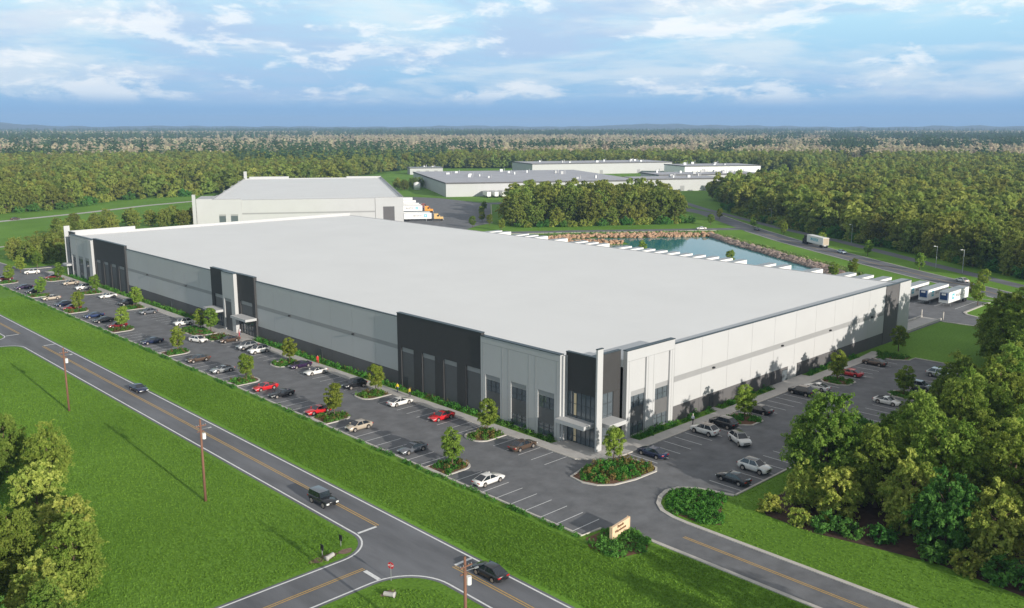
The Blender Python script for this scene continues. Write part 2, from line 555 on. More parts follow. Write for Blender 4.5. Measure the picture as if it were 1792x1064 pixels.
# parking lot sheet
lot = MB()
lot.prism([(-22.4, -17.2), (-19.2, -17.6), (-17.3, -20.5), (-17.3, -160), (-10.6, -160), (-10.6, -24), (-10.2, -20.6), (-8, -17.8), (-4.0, -16.4), (-1.0, -17.6), (1.4, -23.3), (92, -23.3),
           (92, -9.5), (89, -9.7), (87, -6.5), (87, -3.3), (1, -3.3), (-4, 0), (-4, 108), (-4, 243), (2, 251), (12, 252), (12, 258), (-8, 256), (-9.2, 278), (-9.2, 330), (-22.4, 330)], 0, .02, side=False)
struct('parking_lot', lot, M_ASPH)
ct = MB()
ct.prism([(111, 1.4), (134, 1.3), (134.6, -8), (134, -70), (141, -70), (141.5, -10), (144, -6.5), (147, 0), (149.5, 1.6), (169, 2.0), (172, 60), (172, 235), (186, 243), (198, 250), (211, 254), (287, 338), (330, 312), (336, 322), (291, 352), (296, 400), (282, 439), (183.8, 291.4), (150, 310), (140, 262), (111, 243)], 0, .024, side=False)
struct('truck_court', ct, M_ASPH)
rb = MB()
ribbon(rb, [(188, 218), (215, 200), (242, 180), (268, 161), (284, 150)], 8.5, .03)
struct('pond_road', rb, M_ROAD)
rb = MB()
ribbon(rb, [(150, -70), (168, -25), (181, -1), (190.5, 13.5), (211, 47), (233, 80), (254, 111), (278, 142), (302, 170), (334, 207), (352, 240), (358, 290), (350, 350)], 10.5, .026)
struct('back_road', rb, M_ROAD)
rb = MB()
ribbon(rb, [(180, -40), (193, -15), (203, 3), (236, 50), (269.5, 96), (300, 145), (361, 230), (420, 300)], 5.5, .02)
struct('service_path', rb, M_ROAD)
rb = MB()
ribbon(rb, [(-90, 385), (-20, 415), (33, 437), (83, 457), (126, 480), (164, 492), (240, 500)], 5.5, .02)
struct('field_road', rb, M_CONC)
rb = MB()
ribbon(rb, [(-60, 300), (-9, 321), (8, 326), (16, 333)], 3, .02)
struct('field_path', rb, M_CONC)

# concrete walks, raised 0.12
walk = MB()
walk.prism([(-4.0, 0.5), (-4.0, 243), (-2.0, 243), (-2.0, 126.5), (0.4, 126.5), (0.4, 103.6), (-2.0, 103.6), (-2.0, 7.5), (1.0, 7.3), (1.0, 2), (9, 1.8), (9, -1.2), (84, -1.2), (84, -3.3), (2.2, -3.3), (-1.2, -2.6)], 0, .12)
walk.prism([(50, -1.2), (50, .6), (62.5, .6), (62.5, -1.2)], 0, .12)
walk.prism([(84, -3.3), (84, -1.2), (91, -.6), (91.5, -1.6), (88, -3.3)], 0, .12)
walk.prism([(30.6, -1.2), (30.6, .6), (32, .6), (32, -1.2)], 0, .12)
struct('sidewalk', walk, M_CONC)
ks = MB()
kerb(ks, [(-4.15, 243), (-4.15, 0.4), (-1.3, -2.8), (2.1, -3.45), (84, -3.45)], .3, .15)
kerb(ks, [(84, -3.45), (87.1, -3.5), (87.1, -7), (89, -9.6), (92, -9.6), (92.2, -23.4), (1.4, -23.4)], .3, .15)
kerb(ks, [(-19.3, -17.6), (-22.5, -17.3), (-22.5, 243)], .3, .15)
kerb(ks, [(-17.45, -160), (-17.45, -22.5)], .55, .10)
kerb(ks, [(-10.4, -160), (-10.4, -24.0), (-10.25, -21.8), (-9.6, -19.6), (-8.2, -17.9), (-6.2, -16.7), (-4, -16.1), (-2.0, -16.6), (-.4, -18.6), (1.2, -23.3)], .6, .12)
kerb(ks, [(-9.2, 330), (-9.2, 278), (-8, 255.8), (-4, 252.5), (12, 252)], .4, .14)
kerb(ks, [(141.6, -70), (141.7, -10), (144.2, -6.8), (147.3, -.2), (149.7, 1.4), (169, 1.8)], .7, .15)
kerb(ks, [(133.8, -70), (134.3, -8), (133.8, 1.0)], .4, .15)
kerb(ks, [(173, 2), (173, 235)], .3, .15)
kerb(ks, [(211.3, 253.7), (287.4, 337.6)], .35, .15)
kerb(ks, [(185, 214.2), (213, 195.7), (240, 175.7), (267, 156.4)], .35, .15)
for side in (-5.4, 5.4):
    pts = [Vector(p) for p in [(150, -70), (168, -25), (181, -1), (190.5, 13.5), (211, 47), (233, 80), (254, 111), (278, 142), (302, 170), (334, 207)]]
    if side > 0: pts = pts[:-2]
    q = []
    for i, p in enumerate(pts):
        d = (pts[min(i + 1, len(pts) - 1)] - pts[max(i - 1, 0)]).normalized()
        q.append((p.x - d.y * side, p.y + d.x * side))
    kerb(ks, q, .45, .12)
struct('kerbs', ks, M_KERB)

# painted markings
wm, ym = MB(), MB()
ZM = .036
def strip(mb, x0, y0, x1, y1, w=.12, z=ZM): ribbon(mb, [(x0, y0), (x1, y1)], w, z)
strip(wm, -35.75, -160, -35.75, 700, .22)
nl = [(-41.85, 125)] + [(-41.85, YS1 + 4.5)] + arc(-46.8, YS1 + 4.5, 4.95, 0, -90, 12) + [(-260, YS1 - .4)]
ribbon(wm, nl, .22, ZM)
nl = [(-260, YS0 + .4)] + arc(-47.5, YS0 - 5.5, 5.95, 90, 0, 12) + [(-41.85, -160)]
ribbon(wm, nl, .22, ZM)
ribbon(wm, [(-41.85, 125), (-41.85, 132)] + arc(-46.3, 132, 4.45, 0, 90, 8) + [(-260, 136.4)], .2, ZM)
ribbon(wm, [(-260, 143.1)] + arc(-46.3, 147.5, 4.4, -90, 0, 8) + [(-41.85, 700)], .2, ZM)
for a, b in ((-160, -12.5), (2.0, 130), (147.5, 700)):
    for dx in (-.17, .17): strip(ym, -38.6 + dx, a, -38.6 + dx, b, .14)
for dx in (-.17, .17): strip(ym, -46.2, -6.05 + dx, -260, -6.05 + dx, .14)
strip(wm, -41.6, 1.9, -38.9, 1.9, .4)
strip(wm, -46.4, -6.5, -46.4, -9.2, .5)
strip(wm, -38.3, 130.6, -35.9, 130.6, .4)
strip(wm, -41.6, 147.0, -38.9, 147.0, .4)
strip(wm, -38.3, -12.4, -35.9, -12.4, .4)
for dx in (-.16, .16): strip(ym, -13.9 + dx, -26, -13.9 + dx, -160, .13)
OUT_ISL = [8.6 + 31.0 * i for i in range(8)]
IN_ISL = [15.2, 46.0, 76.8, 157.5, 188.5, 220.5]
def blocked(y, isl, w=5.0): return any(k - .3 < y < k + w - .4 for k in isl)
y = -15.66
while y < 241:
    if not blocked(y, OUT_ISL): strip(wm, -22.2, y, -17.4, y, .11)
    y += 2.75
y = 2.0
while y < 241:
    if not blocked(y, IN_ISL) and not (106 < y < 127): strip(wm, -9.9 + .8, y, -4.4, y, .11)
    y += 2.75
x = 3.3
while x < 86:
    if not any(a < x < b for a, b in ((26.5, 33), (60.5, 66.3))): strip(wm, x, -3.8, x, -9.0, .11)
    if not (61 < x < 66): strip(wm, x, -18.0, x, -23.1, .11)
    x += 2.8
for k in range(32):
    yy = 5 + k * 5.5
    strip(wm, 153, yy, 169, yy, .12)
ribbon(ym, [(181, -1), (190.5, 13.5), (211, 47), (233, 80), (254, 111), (278, 142)], .25, ZM)
struct('white_road_markings', wm, M_WHITE_LINE)
struct('yellow_road_markings', ym, M_YELLOW_LINE)

# traffic islands (kerb ring and mulch) with their planting
bed_i = [0]
def island(poly, label, h=.75, russet=.35, dens=60):
    mb = MB(); kerb(mb, poly, .34, .15, closed=True)
    mb.prism([(p[0], p[1]) for p in poly], 0, .10, mi=1, side=False)
    o = tag(mb.build('traffic_island', [M_KERB, M_SOIL]), kind='structure')
    cx = sum(p[0] for p in poly) / len(poly); cy = sum(p[1] for p in poly) / len(poly)
    inner = [(cx + (p[0] - cx) * .9, cy + (p[1] - cy) * .9) for p in poly]
    bed_i[0] += 1
    me = patch_mesh('shrub_bed', inner, dens, h, .17, LF_SHRUB, bed_i[0], .55, .9)
    b = bpy.data.objects.new('shrub_bed', me); col.objects.link(b)
    tag(b, label, 'shrub bed', 'planting on the parking islands', 'stuff')
    if russet:
        me2 = patch_mesh('russet_shrubs', inner, dens * russet, h * 1.15, .15, LF_RED, bed_i[0] + 100, .4, 1.2)
        c = bpy.data.objects.new('russet_shrubs', me2); col.objects.link(c)
        tag(c, 'russet shrubs among the ' + label, 'shrub bed', 'russet planting on the parking islands', 'stuff')
def rnd_end(x0, x1, y0, y1, left_round):
    r = min(1.9, (y1 - y0) / 2 - .1)
    if left_round: return [(x1, y0), (x1, y1)] + arc(x0 + r, y1 - r, r, 90, 180, 5) + arc(x0 + r, y0 + r, r, 180, 270, 5)
    return [(x0, y1), (x0, y0)] + arc(x1 - r, y0 + r, r, -90, 0, 5) + arc(x1 - r, y1 - r, r, 0, 90, 5)
for i, k in enumerate(OUT_ISL):
    island(rnd_end(-22.2, -16.8, k, k + 4.6, False), 'green shrubs on the %s island from the sign along the hedge' % ORD[i], .7)
for i, k in enumerate(IN_ISL):
    island(rnd_end(-9.8, -4.35, k, k + 4.8, True), 'green shrubs on the %s island along the walk from the warehouse corner' % ORD[i if i < 3 else i + 1], .8)
island(rnd_end(-9.8, -4.35, 115.5, 126.5, True), 'green shrubs on the long island in front of the middle entrance', .6, .15)
island([(-9.0, 108.6), (-5.0, 106.6), (-4.4, 107.2), (-4.4, 113.4), (-9.6, 113.6)], 'russet and green shrubs beside the middle entrance walk', .9, .6)
island([(-9.7, -3.8), (-10.1, -6.3), (-9.4, -8.4), (-7.6, -9.9), (-4, -10.7), (0.6, -10.8), (1.7, -10.0), (2.0, -8.4), (1.9, -5.6), (0.4, -3.9), (-2.4, -3.1), (-6.0, -2.9)], 'green and russet shrubs on the big corner island below the corner tower', 1.1, .5, 75)
island([(26.9, -5.0), (28, -3.9), (31.6, -3.9), (32.8, -5.0), (32.8, -8), (31.5, -9.4), (28.2, -9.4), (26.9, -8)], 'green shrubs on the first island along the sunlit wall', .6, .1)
island([(60.8, -5.0), (62, -3.9), (65, -3.9), (66.2, -5.0), (66.2, -8), (65, -9.4), (62, -9.4), (60.8, -8)], 'green shrubs on the second island along the sunlit wall', .6, .1)
island([(61.2, -18.4), (62.6, -17.0), (65, -17.0), (66.2, -18.4), (66.2, -22.8), (61.2, -22.8)], 'green shrubs on the island beside the wood in the right lot', .6, .1)
def bed(name, poly, label, mats=LF_SHRUB, h=.7, dens=30, size=.16, seed=1, mound=.55, sp=.9, cat='shrub bed', soil=True):
    me = patch_mesh(name, poly, dens, h, size, mats, seed, mound, sp)
    b = bpy.data.objects.new(name, me); col.objects.link(b)
    tag(b, label, cat, None, 'stuff')
    if soil:
        mb = MB(); mb.prism(poly, 0, .016, side=False); struct('mulch_bed', mb, M_SOIL)
bed('shrub_bed', [(-9.3, -20.8), (-7.7, -18.7), (-4.2, -16.9), (-2.2, -17.4), (-.8, -19.4), (.2, -22.6), (-3, -24.2), (-7.8, -27.2), (-9.2, -25.2)], 'wide bed of tall green shrubs at the bend of the entrance drive', LF_SHRUB, .7, 90, .16, 40, .45, .7)
bed('shrub_bed', [(-22.6, -18.0), (-19.6, -18.2), (-17.2, -20.0), (-17.6, -23.6), (-20, -25.2), (-23.8, -24.0), (-24.2, -20)], 'bushy green bed around the tan entrance sign', LF_HEDGE, .7, 85, .16, 41, .6, .8)
LEFTBEDS = [((7.8, 25.3), 'low green shrubs under the tall windows beside the corner tower'), ((25.8, 102.8), 'long green planting strip between the near dark panel and the middle entrance'), ((127.2, 208), 'long green planting strip beyond the middle entrance'), ((209.5, 226.5), 'low green shrubs at the far left corner of the warehouse')]
for i, ((a, b2), lab) in enumerate(LEFTBEDS):
    bed('shrub_bed', [(-1.5, a), (-.25, a), (-.25, b2), (-1.5, b2)], lab, LF_SHRUB, 1.0 if i else .75, 60, .17, 50 + i, .55, .8, soil=False)
    if i in (1, 2):
        bed('russet_shrubs', [(-.9, a), (-.2, a), (-.2, b2), (-.9, b2)], 'russet plants along the ' + lab, LF_RED, 1.1, 8, .16, 60 + i, .4, 1.0, soil=False)
for i, (a, b2, lab) in enumerate([(9.2, 30.4, 'dark green shrubs along the sunlit wall next to the corner tower'), (32.3, 49.6, 'dark green shrubs along the sunlit wall before the side doors'), (63, 84, 'dark green shrubs along the sunlit wall past the side doors')]):
    bed('shrub_bed', [(a, -.9), (b2, -.9), (b2, .35), (a, .35)], lab, LF_SHRUB, .95, 60, .17, 70 + i, .55, .8, soil=False)
bed('shrub_bed', [(84, -4.2), (86.2, -3.9), (92, -1.4), (92, -8.6), (89.5, -8.8), (87.8, -6)], 'green shrubs at the far end of the right lot', LF_SHRUB, .7, 24, .18, 80, .55, 1.0)
# clipped hedge beside the parking kerb
hp = patch_mesh('hedge', [(-23.35, -17.2), (-22.85, -17.2), (-22.85, 243), (-23.35, 243)], 70, .62, .13, LF_HEDGE, 5, .42, .75)
ho = bpy.data.objects.new('hedge', hp); col.objects.link(ho)
tag(ho, 'low green hedge running along the outer kerb of the long parking lot', 'hedge')

# ------------------------------------------------------------------ pond
POND = [(242, 143), (236, 134), (227, 123), (215, 104), (204, 87), (196, 74), (188, 62), (180, 56), (175.5, 62), (175, 110), (176, 150), (182, 158), (191, 155), (196, 152), (200, 158), (192, 168), (186, 176), (190, 181), (198, 178), (210, 168), (222, 159), (232, 152)]
wm_ = bpy.data.materials.new('pond_water'); wm_.use_nodes = True
b_ = wm_.node_tree.nodes['Principled BSDF']
b_.inputs['Base Color'].default_value = (.03, .20, .22, 1); b_.inputs['Roughness'].default_value = .06; b_.inputs['Specular IOR Level'].default_value = .3
b_.inputs['IOR'].default_value = 1.33
nn = wm_.node_tree.nodes.new('ShaderNodeTexNoise'); nn.inputs['Scale'].default_value = .5; nn.inputs['Detail'].default_value = 3
bb = wm_.node_tree.nodes.new('ShaderNodeBump'); bb.inputs['Strength'].default_value = .25; bb.inputs['Distance'].default_value = .05
tt = wm_.node_tree.nodes.new('ShaderNodeTexCoord')
wm_.node_tree.links.new(tt.outputs['Object'], nn.inputs[0]); wm_.node_tree.links.new(nn.outputs[0], bb.inputs['Height']); wm_.node_tree.links.new(bb.outputs[0], b_.inputs['Normal'])
w_ = MB(); w_.prism(POND, 0, .03, side=False); tag(w_.build('pond_water', wm_), kind='structure')
def offset_poly(poly, d):
    a = sum(poly[i][0] * poly[(i + 1) % len(poly)][1] - poly[(i + 1) % len(poly)][0] * poly[i][1] for i in range(len(poly)))
    s = 1 if a > 0 else -1; o = []
    for i, p in enumerate(poly):
        t = (Vector(poly[(i + 1) % len(poly)]) - Vector(poly[i - 1])).normalized()
        o.append((p[0] + t.y * d * s, p[1] - t.x * d * s))
    return o
rk, rk2 = MB(), MB()
PB = [(242, 143), (246.5, 147), (254, 147), (231, 168.5), (212, 180), (196, 190), (184, 190), (178, 180), (182, 160), (192, 155)]
for _ in range(2600):
    p = (random.uniform(174, 257), random.uniform(140, 192))
    if bool(inpoly(p[0], p[1], PB)) and not bool(inpoly(p[0], p[1], POND)):
        s = random.uniform(.45, 1.25); rk.ico((p[0], p[1], .15 * s + random.uniform(0, .7)), (s, s * .8, s * .7))
op = [(246, 146), (240, 136.5), (230, 121.5), (218, 102), (207, 84.5), (199, 71), (190, 57.5), (183, 50.5)]
ip = POND[0:1] + [(236, 134), (227, 123), (215, 104), (204, 87), (196, 74), (188, 62), (180, 56)]
for i in range(7):
    for _ in range(190):
        t = random.random(); u = random.random()
        a = Vector(ip[i]).lerp(Vector(ip[i + 1]), t); b = Vector(op[i]).lerp(Vector(op[i + 1]), t)
        q = a.lerp(b, u); s = random.uniform(.4, 1.15)
        rk2.ico((q.x, q.y, .1 * s + u * 1.0), (s, s * .85, s * .7))
tag(rk.build('riprap_rocks', M_ROCK), 'tan and orange riprap rocks along the far bank of the pond', 'rocks', kind='stuff')
tag(rk2.build('riprap_rocks', M_ROCKG), 'grey and brown riprap rocks down the road side of the pond', 'rocks', kind='stuff')
reed = []
for i in range(7):
    a, b = op[i], op[i + 1]
    reed.append(a)
reed.append(op[-1])
rp = reed + [(p[0] + 5.0, p[1] - 4.2) for p in reed[::-1]]
me = patch_mesh('reeds', rp, 7, 1.0, .42, LF_REED, 9, .9, 1.6, )
o = bpy.data.objects.new('reeds', me); col.objects.link(o); tag(o, 'pale tall grass on the bank between the pond rocks and the back road', 'tall grass', kind='stuff')
me = patch_mesh('reeds', [(178, 192), (196, 192), (231, 171.5), (256, 149), (262, 152), (236, 174), (206, 195), (180, 206)], 4, .9, .4, LF_REED, 10, .9, 1.8)
o = bpy.data.objects.new('reeds', me); col.objects.link(o); tag(o, 'pale tall grass on the bank above the tan pond rocks', 'tall grass', kind='stuff')

# ------------------------------------------------------------------ main warehouse
wh = empty('warehouse', (0, 0, 0), 0, 'huge flat-roofed pale grey and charcoal warehouse filling the middle, with white corner fin', 'warehouse')
XW, YW, XE, YN = 0.3, 0.7, 111.5, 232.0
ZT, ZR_, ZH = 13.4, 12.75, 14.3
def part(name, mb, m, parent=wh, label=None, smooth=False):
    o = mb.build(name, m, parent, smooth)
    if label: o['label'] = label
    return o
rf = MB(); rf.prism([(7.9, YW + .85), (XE - .35, YW + .35), (XE - .35, YN - .35), (1.5, YN - .35), (1.5, 226.4), (.6, 226.4), (.6, 7.4), (1.45, 7.4), (1.45, 2.45), (7.9, 2.45)], 11.6, ZR_)
rf.v = [(x, y, z - (.5 if x > 50 and z > 12 else 0)) for x, y, z in rf.v]
part('roof', rf, M_ROOF)
# --- long west face: plain panel runs
def panel_run_x(y0, y1, xf, th, z0, z1, pitch=7.6):
    mb = MB(); n = max(1, round((y1 - y0) / pitch)); w = (y1 - y0) / n
    for i in range(n):
        mb.box(xf, xf + th, y0 + i * w + .025, y0 + (i + 1) * w - .025, z0, z1)
    mb.box(xf + .03, xf + th - .02, y0 + .03, y1 - .03, z0 + .02, z1 - .01)
    return mb
def panel_run_y(x0, x1, yf, th, z0, z1, pitch=7.6):
    mb = MB(); n = max(1, round((x1 - x0) / pitch)); w = (x1 - x0) / n
    for i in range(n):
        mb.box(x0 + i * w + .025, x0 + (i + 1) * w - .025, yf, yf + th, z0, z1)
    mb.box(x0 + .03, x1 - .03, yf + .03, yf + th - .02, z0 + .02, z1 - .01)
    return mb
cap = MB()
for a, b in ((49.3, 104.0), (126.0, 180.9)):
    part('wall_panel', panel_run_x(a, b, XW, .3, 2.9, ZT), M_WALL)
    part('base_wall', panel_run_x(a, b, XW, .3, 0, 2.88), M_BASE)
    s = MB(); s.box(XW - .02, XW + .05, a + .02, b - .02, 7.2, 8.0); part('accent_band', s, M_BAND)
    cap.box(XW - .08, XW + .38, a, b, ZT, ZT + .12)
def lamp_part(x, y, z, axis):
    mb = MB()
    if axis == 'x': mb.box(x - .35, x + .02, y - .25, y + .25, z - .12, z + .16)
    else: mb.box(x - .25, x + .25, y - .35, y + .02, z - .12, z + .16)
    part('wall_light', mb, M_BLACK)
for yy in (64.5, 89.2, 141.4, 166.2): lamp_part(XW - .02, yy, 7.6, 'x')
def door_part(x, y, axis, w=1.0, h=2.2, m=M_DOOR):
    mb = MB(); fr = MB()
    if axis == 'x':
        mb.box(x - .03, x + .05, y - w / 2, y + w / 2, .13, h)
        fr.box(x - .06, x + .04, y - w / 2 - .1, y - w / 2, .13, h + .1).box(x - .06, x + .04, y + w / 2, y + w / 2 + .1, .13, h + .1).box(x - .055, x + .04, y - w / 2, y + w / 2, h, h + .1)
    else:
        mb.box(x - w / 2, x + w / 2, y - .03, y + .05, .13, h)
        fr.box(x - w / 2 - .1, x - w / 2, y - .06, y + .04, .13, h + .1).box(x + w / 2, x + w / 2 + .1, y - .06, y + .04, .13, h + .1).box(x - w / 2, x + w / 2, y - .055, y + .04, h, h + .1)
    d = part('door', mb, m); fr.build('frame', M_MULL, d)
for yy in (77.2, 152.4): door_part(XW - .02, yy, 'x')
# --- charcoal bays (near and far): header, piers between, recessed slate infill with a pale lintel
def dark_bay(y0, y1, fills, ends=.3):
    ys = [y0] + [v for a, b in fills for v in (a, b)] + [y1]
    d = MB()
    d.box(-.15, .6, y0, y1, 8.0, ZH)
    for i in range(0, len(ys), 2):
        if ys[i + 1] - ys[i] > .05: d.box(-.15, .6, ys[i], ys[i + 1], 0, 7.995)
    part('charcoal_wall', d, M_DARK)
    for a, b in fills:
        m1 = MB(); m1.box(.13, .5, a, b, 0, 7.08); part('infill_panel', m1, M_INFILL)
        m2 = MB(); m2.box(.11, .5, a, b, 7.1, 7.99); part('lintel_band', m2, M_BAND)
    cap.box(-.24, .68, y0 - .02, y1 + .02, ZH, ZH + .12)
dark_bay(25.7, 49.28, [(25.95, 29.7), (32.1, 35.8), (38.2, 41.9), (44.4, 48.2)])
door_part(.12, 47.3, 'x')
dark_bay(180.92, 205.9, [(182.3, 186.7), (188.7, 192.8), (194.8, 198.7), (201.2, 205.0)])
# --- tall window: lintel, upper glass, spandrel, lower glass, mullions
def tall_window(a, b, plane, axis, z0=.25, zt=7.5, sp=(2.2, 4.7)):
    def bx(mb, u0, u1, d0, d1, z_0, z_1):
        return mb.box(plane + d0, plane + d1, u0, u1, z_0, z_1) if axis == 'x' else mb.box(u0, u1, plane + d0, plane + d1, z_0, z_1)
    lt = bx(MB(), a, b, .02, .3, zt - .85, zt); part('lintel_band', lt, M_BAND)
    w = part('window', bx(MB(), a + .08, b - .08, .10, .14, sp[1], zt - .88), M_GLASS)
    w2 = part('window', bx(MB(), a + .08, b - .08, .10, .14, z0 + .08, sp[0]), M_GLASS)
    part('spandrel', bx(MB(), a, b, .05, .3, sp[0], sp[1]), M_INFILL)
    f, f2 = MB(), MB()
    for k in range(4):
        u = a + (b - a - .09) * k / 3
        bx(f2, u, u + .09, .03, .13, z0, sp[0]); bx(f, u, u + .09, .03, .13, sp[1], zt - .86)
    for z in (z0, (z0 + sp[0]) / 2 + .3): bx(f2, a, b, .04, .12, z, z + .08)
    bx(f, a, b, .04, .12, sp[1] + .9, sp[1] + .98)
    f.build('frame', M_MULL, w); f2.build('frame', M_MULL, w2)
# --- pale sections with tall windows on the west face
def pale_section(y0, y1, wins):
    ys = [y0] + [v for a, b in wins for v in (a, b)] + [y1]
    m = MB(); m.box(-.3, .5, y0, y1, 7.5, ZT + .5)
    for i in range(0, len(ys), 2): m.box(-.3, .5, ys[i], ys[i + 1], 0, 7.495)
    for a, b in wins: m.box(-.2, .5, a, b, 0, .25)
    o = part('wall_panel', m, M_WALL)
    j = MB()
    for i in range(0, len(wins)):
        a, b = wins[i]
        for u in (a - .55, b + .55): j.box(-.315, -.29, u - .03, u + .03, .2, ZT - .6)
    j.box(-.315, -.29, y0 + .3, y1 - .3, ZT - .6, ZT - .54)
    j.build('panel_joint', M_BAND, o)
    for a, b in wins: tall_window(a, b, -.2, 'x')
    cap.box(-.38, .58, y0, y1, ZT + .5, ZT + .62)
pale_section(7.3, 25.68, [(8.5, 12.1), (14.7, 18.3), (20.9, 24.5)])
pale_section(206.2, 226.6, [(210.1, 213.9), (216.1, 220.0), (222.8, 226.2)])
pp = MB(); pp.box(-.9, -.3, 206.2, 208.9, 0, ZT + .3); part('pier', pp, M_WALL)
# --- glazed corners (near and far)
def curtain(parent, y0, y1, x, z0, z1, n, rows, axis='x'):
    g = MB(); f = MB()
    if axis == 'x':
        g.box(x, x + .04, y0, y1, z0, z1)
        for i in range(n + 1):
            u = y0 + (y1 - y0 - .08) * i / n; f.box(x - .07, x - .003, u, u + .08, z0, z1)
        for z in rows: f.box(x - .06, x - .003, y0, y1, z, z + .08)
    else:
        g.box(y0, y1, x, x + .04, z0, z1)
        for i in range(n + 1):
            u = y0 + (y1 - y0 - .08) * i / n; f.box(u, u + .08, x - .07, x - .003, z0, z1)
        for z in rows: f.box(y0, y1, x - .06, x - .003, z, z + .08)
    w = part('window', g, M_GLASS); f.build('mullions', M_MULL, w)
d = MB(); d.box(1.0, 1.5, .32, 7.28, 8.2, ZH); d.box(1.5, 7.8, 2.0, 2.5, 8.0, ZH); d.box(6.2, 7.78, 1.98, 2.5, 0, 7.99)
part('charcoal_wall', d, M_DARK)
curtain(wh, .35, 6.9, 1.1, .13, 8.19, 7, (1.1, 2.9, 4.4, 6.3))
curtain(wh, 1.2, 6.18, 2.1, .13, 7.99, 4, (1.1, 2.9, 4.4, 6.3), 'y')
inn = MB(); inn.box(1.35, 1.4, 5.2, 6.0, .2, 7.9)
cap.box(.92, 1.58, .32, 7.28, ZH, ZH + .12); cap.box(1.58, 7.8, 1.92, 2.58, ZH, ZH + .12)
rt = MB(); rt.box(.0, 1.0, 6.9, 7.29, 0, ZT + .4); part('pier', rt, M_WALL)
fin = MB(); fin.box(0, 1.25, 0, .32, 0, 16.0); part('corner_fin', fin, M_WALL, label='tall white fin standing at the near corner')
fc = MB(); fc.box(-.05, 1.3, -.05, .37, 16.0, 16.12); part('cap', fc, M_CAP)
def canopy(mb): part('canopy', mb, M_WALL)
canopy(MB().box(-1.4, 1.05, 1.3, 7.25, 3.45, 4.1))
canopy(MB().box(2.0, 5.9, -.9, 2.05, 3.45, 4.1))
# far corner
d = MB(); d.box(1.0, 1.5, 226.6, 231.6, 4.4, ZH); part('charcoal_wall', d, M_DARK)
curtain(wh, 226.8, 231.4, .93, 4.5, 13.2, 2, (5.8, 7.1, 8.4, 9.7, 11.0, 12.3))
curtain(wh, 226.8, 231.4, .95, .13, 3.9, 3, (1.1, 2.7))
fin = MB(); fin.box(-.3, 1.5, 231.7, 232.05, 0, 16.2); part('corner_fin', fin, M_WALL, label='tall white fin at the far left corner')
canopy(MB().box(-1.8, 1.0, 227.4, 231.5, 3.5, 4.1))
cap.box(.92, 1.58, 226.6, 231.6, ZH, ZH + .12)
# --- middle entrance
for a, b, f0, f1 in ((104.02, 112.3, 105.4, 111.2), (118.4, 125.98, 119.8, 124.6)):
    d = MB(); d.box(-.15, .6, a, b, 8.1, ZH); d.box(-.15, .6, a, f0, 0, 8.095); d.box(-.15, .6, f1, b, 0, 8.095)
    part('charcoal_wall', d, M_DARK)
    m2 = MB(); m2.box(.11, .5, f0, f1, 7.2, 8.09); part('lintel_band', m2, M_BAND)
    m1 = MB(); m1.box(.13, .5, f0, f1, 4.4, 7.18); part('infill_panel', m1, M_INFILL)
    curtain(wh, f0, f1, .2, .13, 4.38, 4, (1.1, 2.5))
    cap.box(-.24, .68, a, b, ZH, ZH + .12)
m = MB(); m.box(-1.0, .5, 112.32, 118.38, 8.0, ZH - .05); m.box(-1.0, .5, 112.32, 114.1, 0, 7.995); m.box(-1.0, .5, 117.6, 118.38, 0, 7.995)
part('entrance_tower', m, M_WALL)
m = MB(); m.box(-.8, .5, 114.1, 117.6, 0, 7.2); part('infill_panel', m, M_INFILL)
m = MB(); m.box(-.82, .5, 114.1, 117.6, 7.22, 7.99); part('lintel_band', m, M_BAND)
cap.box(-1.08, .58, 112.3, 118.4, ZH - .05, ZH + .1)
canopy(MB().box(-3.0, -.17, 103.6, 110.9, 4.3, 4.85)); canopy(MB().box(-3.0, -.17, 118.6, 125.2, 4.3, 4.85))
# --- south face
part('wall_panel', panel_run_y(20.1, 98.8, YW, .3, 2.75, ZT), M_WALL)
part('base_wall', panel_run_y(20.1, 57.3, YW, .3, 0, 2.73), M_BASE)
part('base_wall', panel_run_y(60.9, 98.8, YW, .3, 0, 2.73), M_BASE)
m = MB(); m.box(57.32, 60.88, YW + .1, YW + .3, 0, 2.73); part('entry_recess', m, M_WALL)
s = MB(); s.box(20.12, 98.78, YW - .02, YW + .05, 6.9, 7.9); part('accent_band', s, M_BAND)
for xx in (31.4, 54.4, 73.4, 92.4): lamp_part(xx, YW - .02, 7.35, 'y')
for xx in (31.3, 51.8, 61.6): door_part(xx, YW - .02, 'y')
door_part(56.1, YW - .02, 'y', 1.9, 2.2, M_GLASS)
cap.box(20.1, 98.8, YW - .08, YW + .38, ZT, ZT + .12)
m = MB(); m.box(98.82, 105.5, YW - .1, YW + .35, 0, ZT); part('charcoal_wall', m, M_BASE)
m = MB(); m.box(105.52, XE, YW - .25, YW + .35, 0, ZT); part('wall_panel', m, M_WALL)
cap.box(98.8, XE + .08, YW - .3, YW + .38, ZT, ZT + .12)
# section with piers and two tall windows
m = MB()
m.box(7.82, 20.08, YW, YW + .8, 12.6, ZH); 
for a, b in ((7.82, 8.9), (12.7, 15.1), (18.9, 20.08)): m.box(a, b, YW, YW + .8, 0, 12.595)
for a, b in ((8.9, 12.7), (15.1, 18.9)): m.box(a, b, YW + .3, YW + .8, 7.5, 12.595); m.box(a, b, YW + .3, YW + .8, 0, .25)
o = part('wall_panel', m, M_WALL)
j = MB()
for u in (13.2, 14.6, 8.4, 19.5): j.box(u - .03, u + .03, YW - .015, YW + .02, .2, 12.6)
j.box(7.9, 20, YW - .015, YW + .02, 12.6, 12.66); j.build('panel_joint', M_BAND, o)
for a, b in ((8.9, 12.7), (15.1, 18.9)): tall_window(a, b, YW + .35, 'y')
cap.box(7.8, 20.1, YW - .08, YW + .9, ZH, ZH + .12)
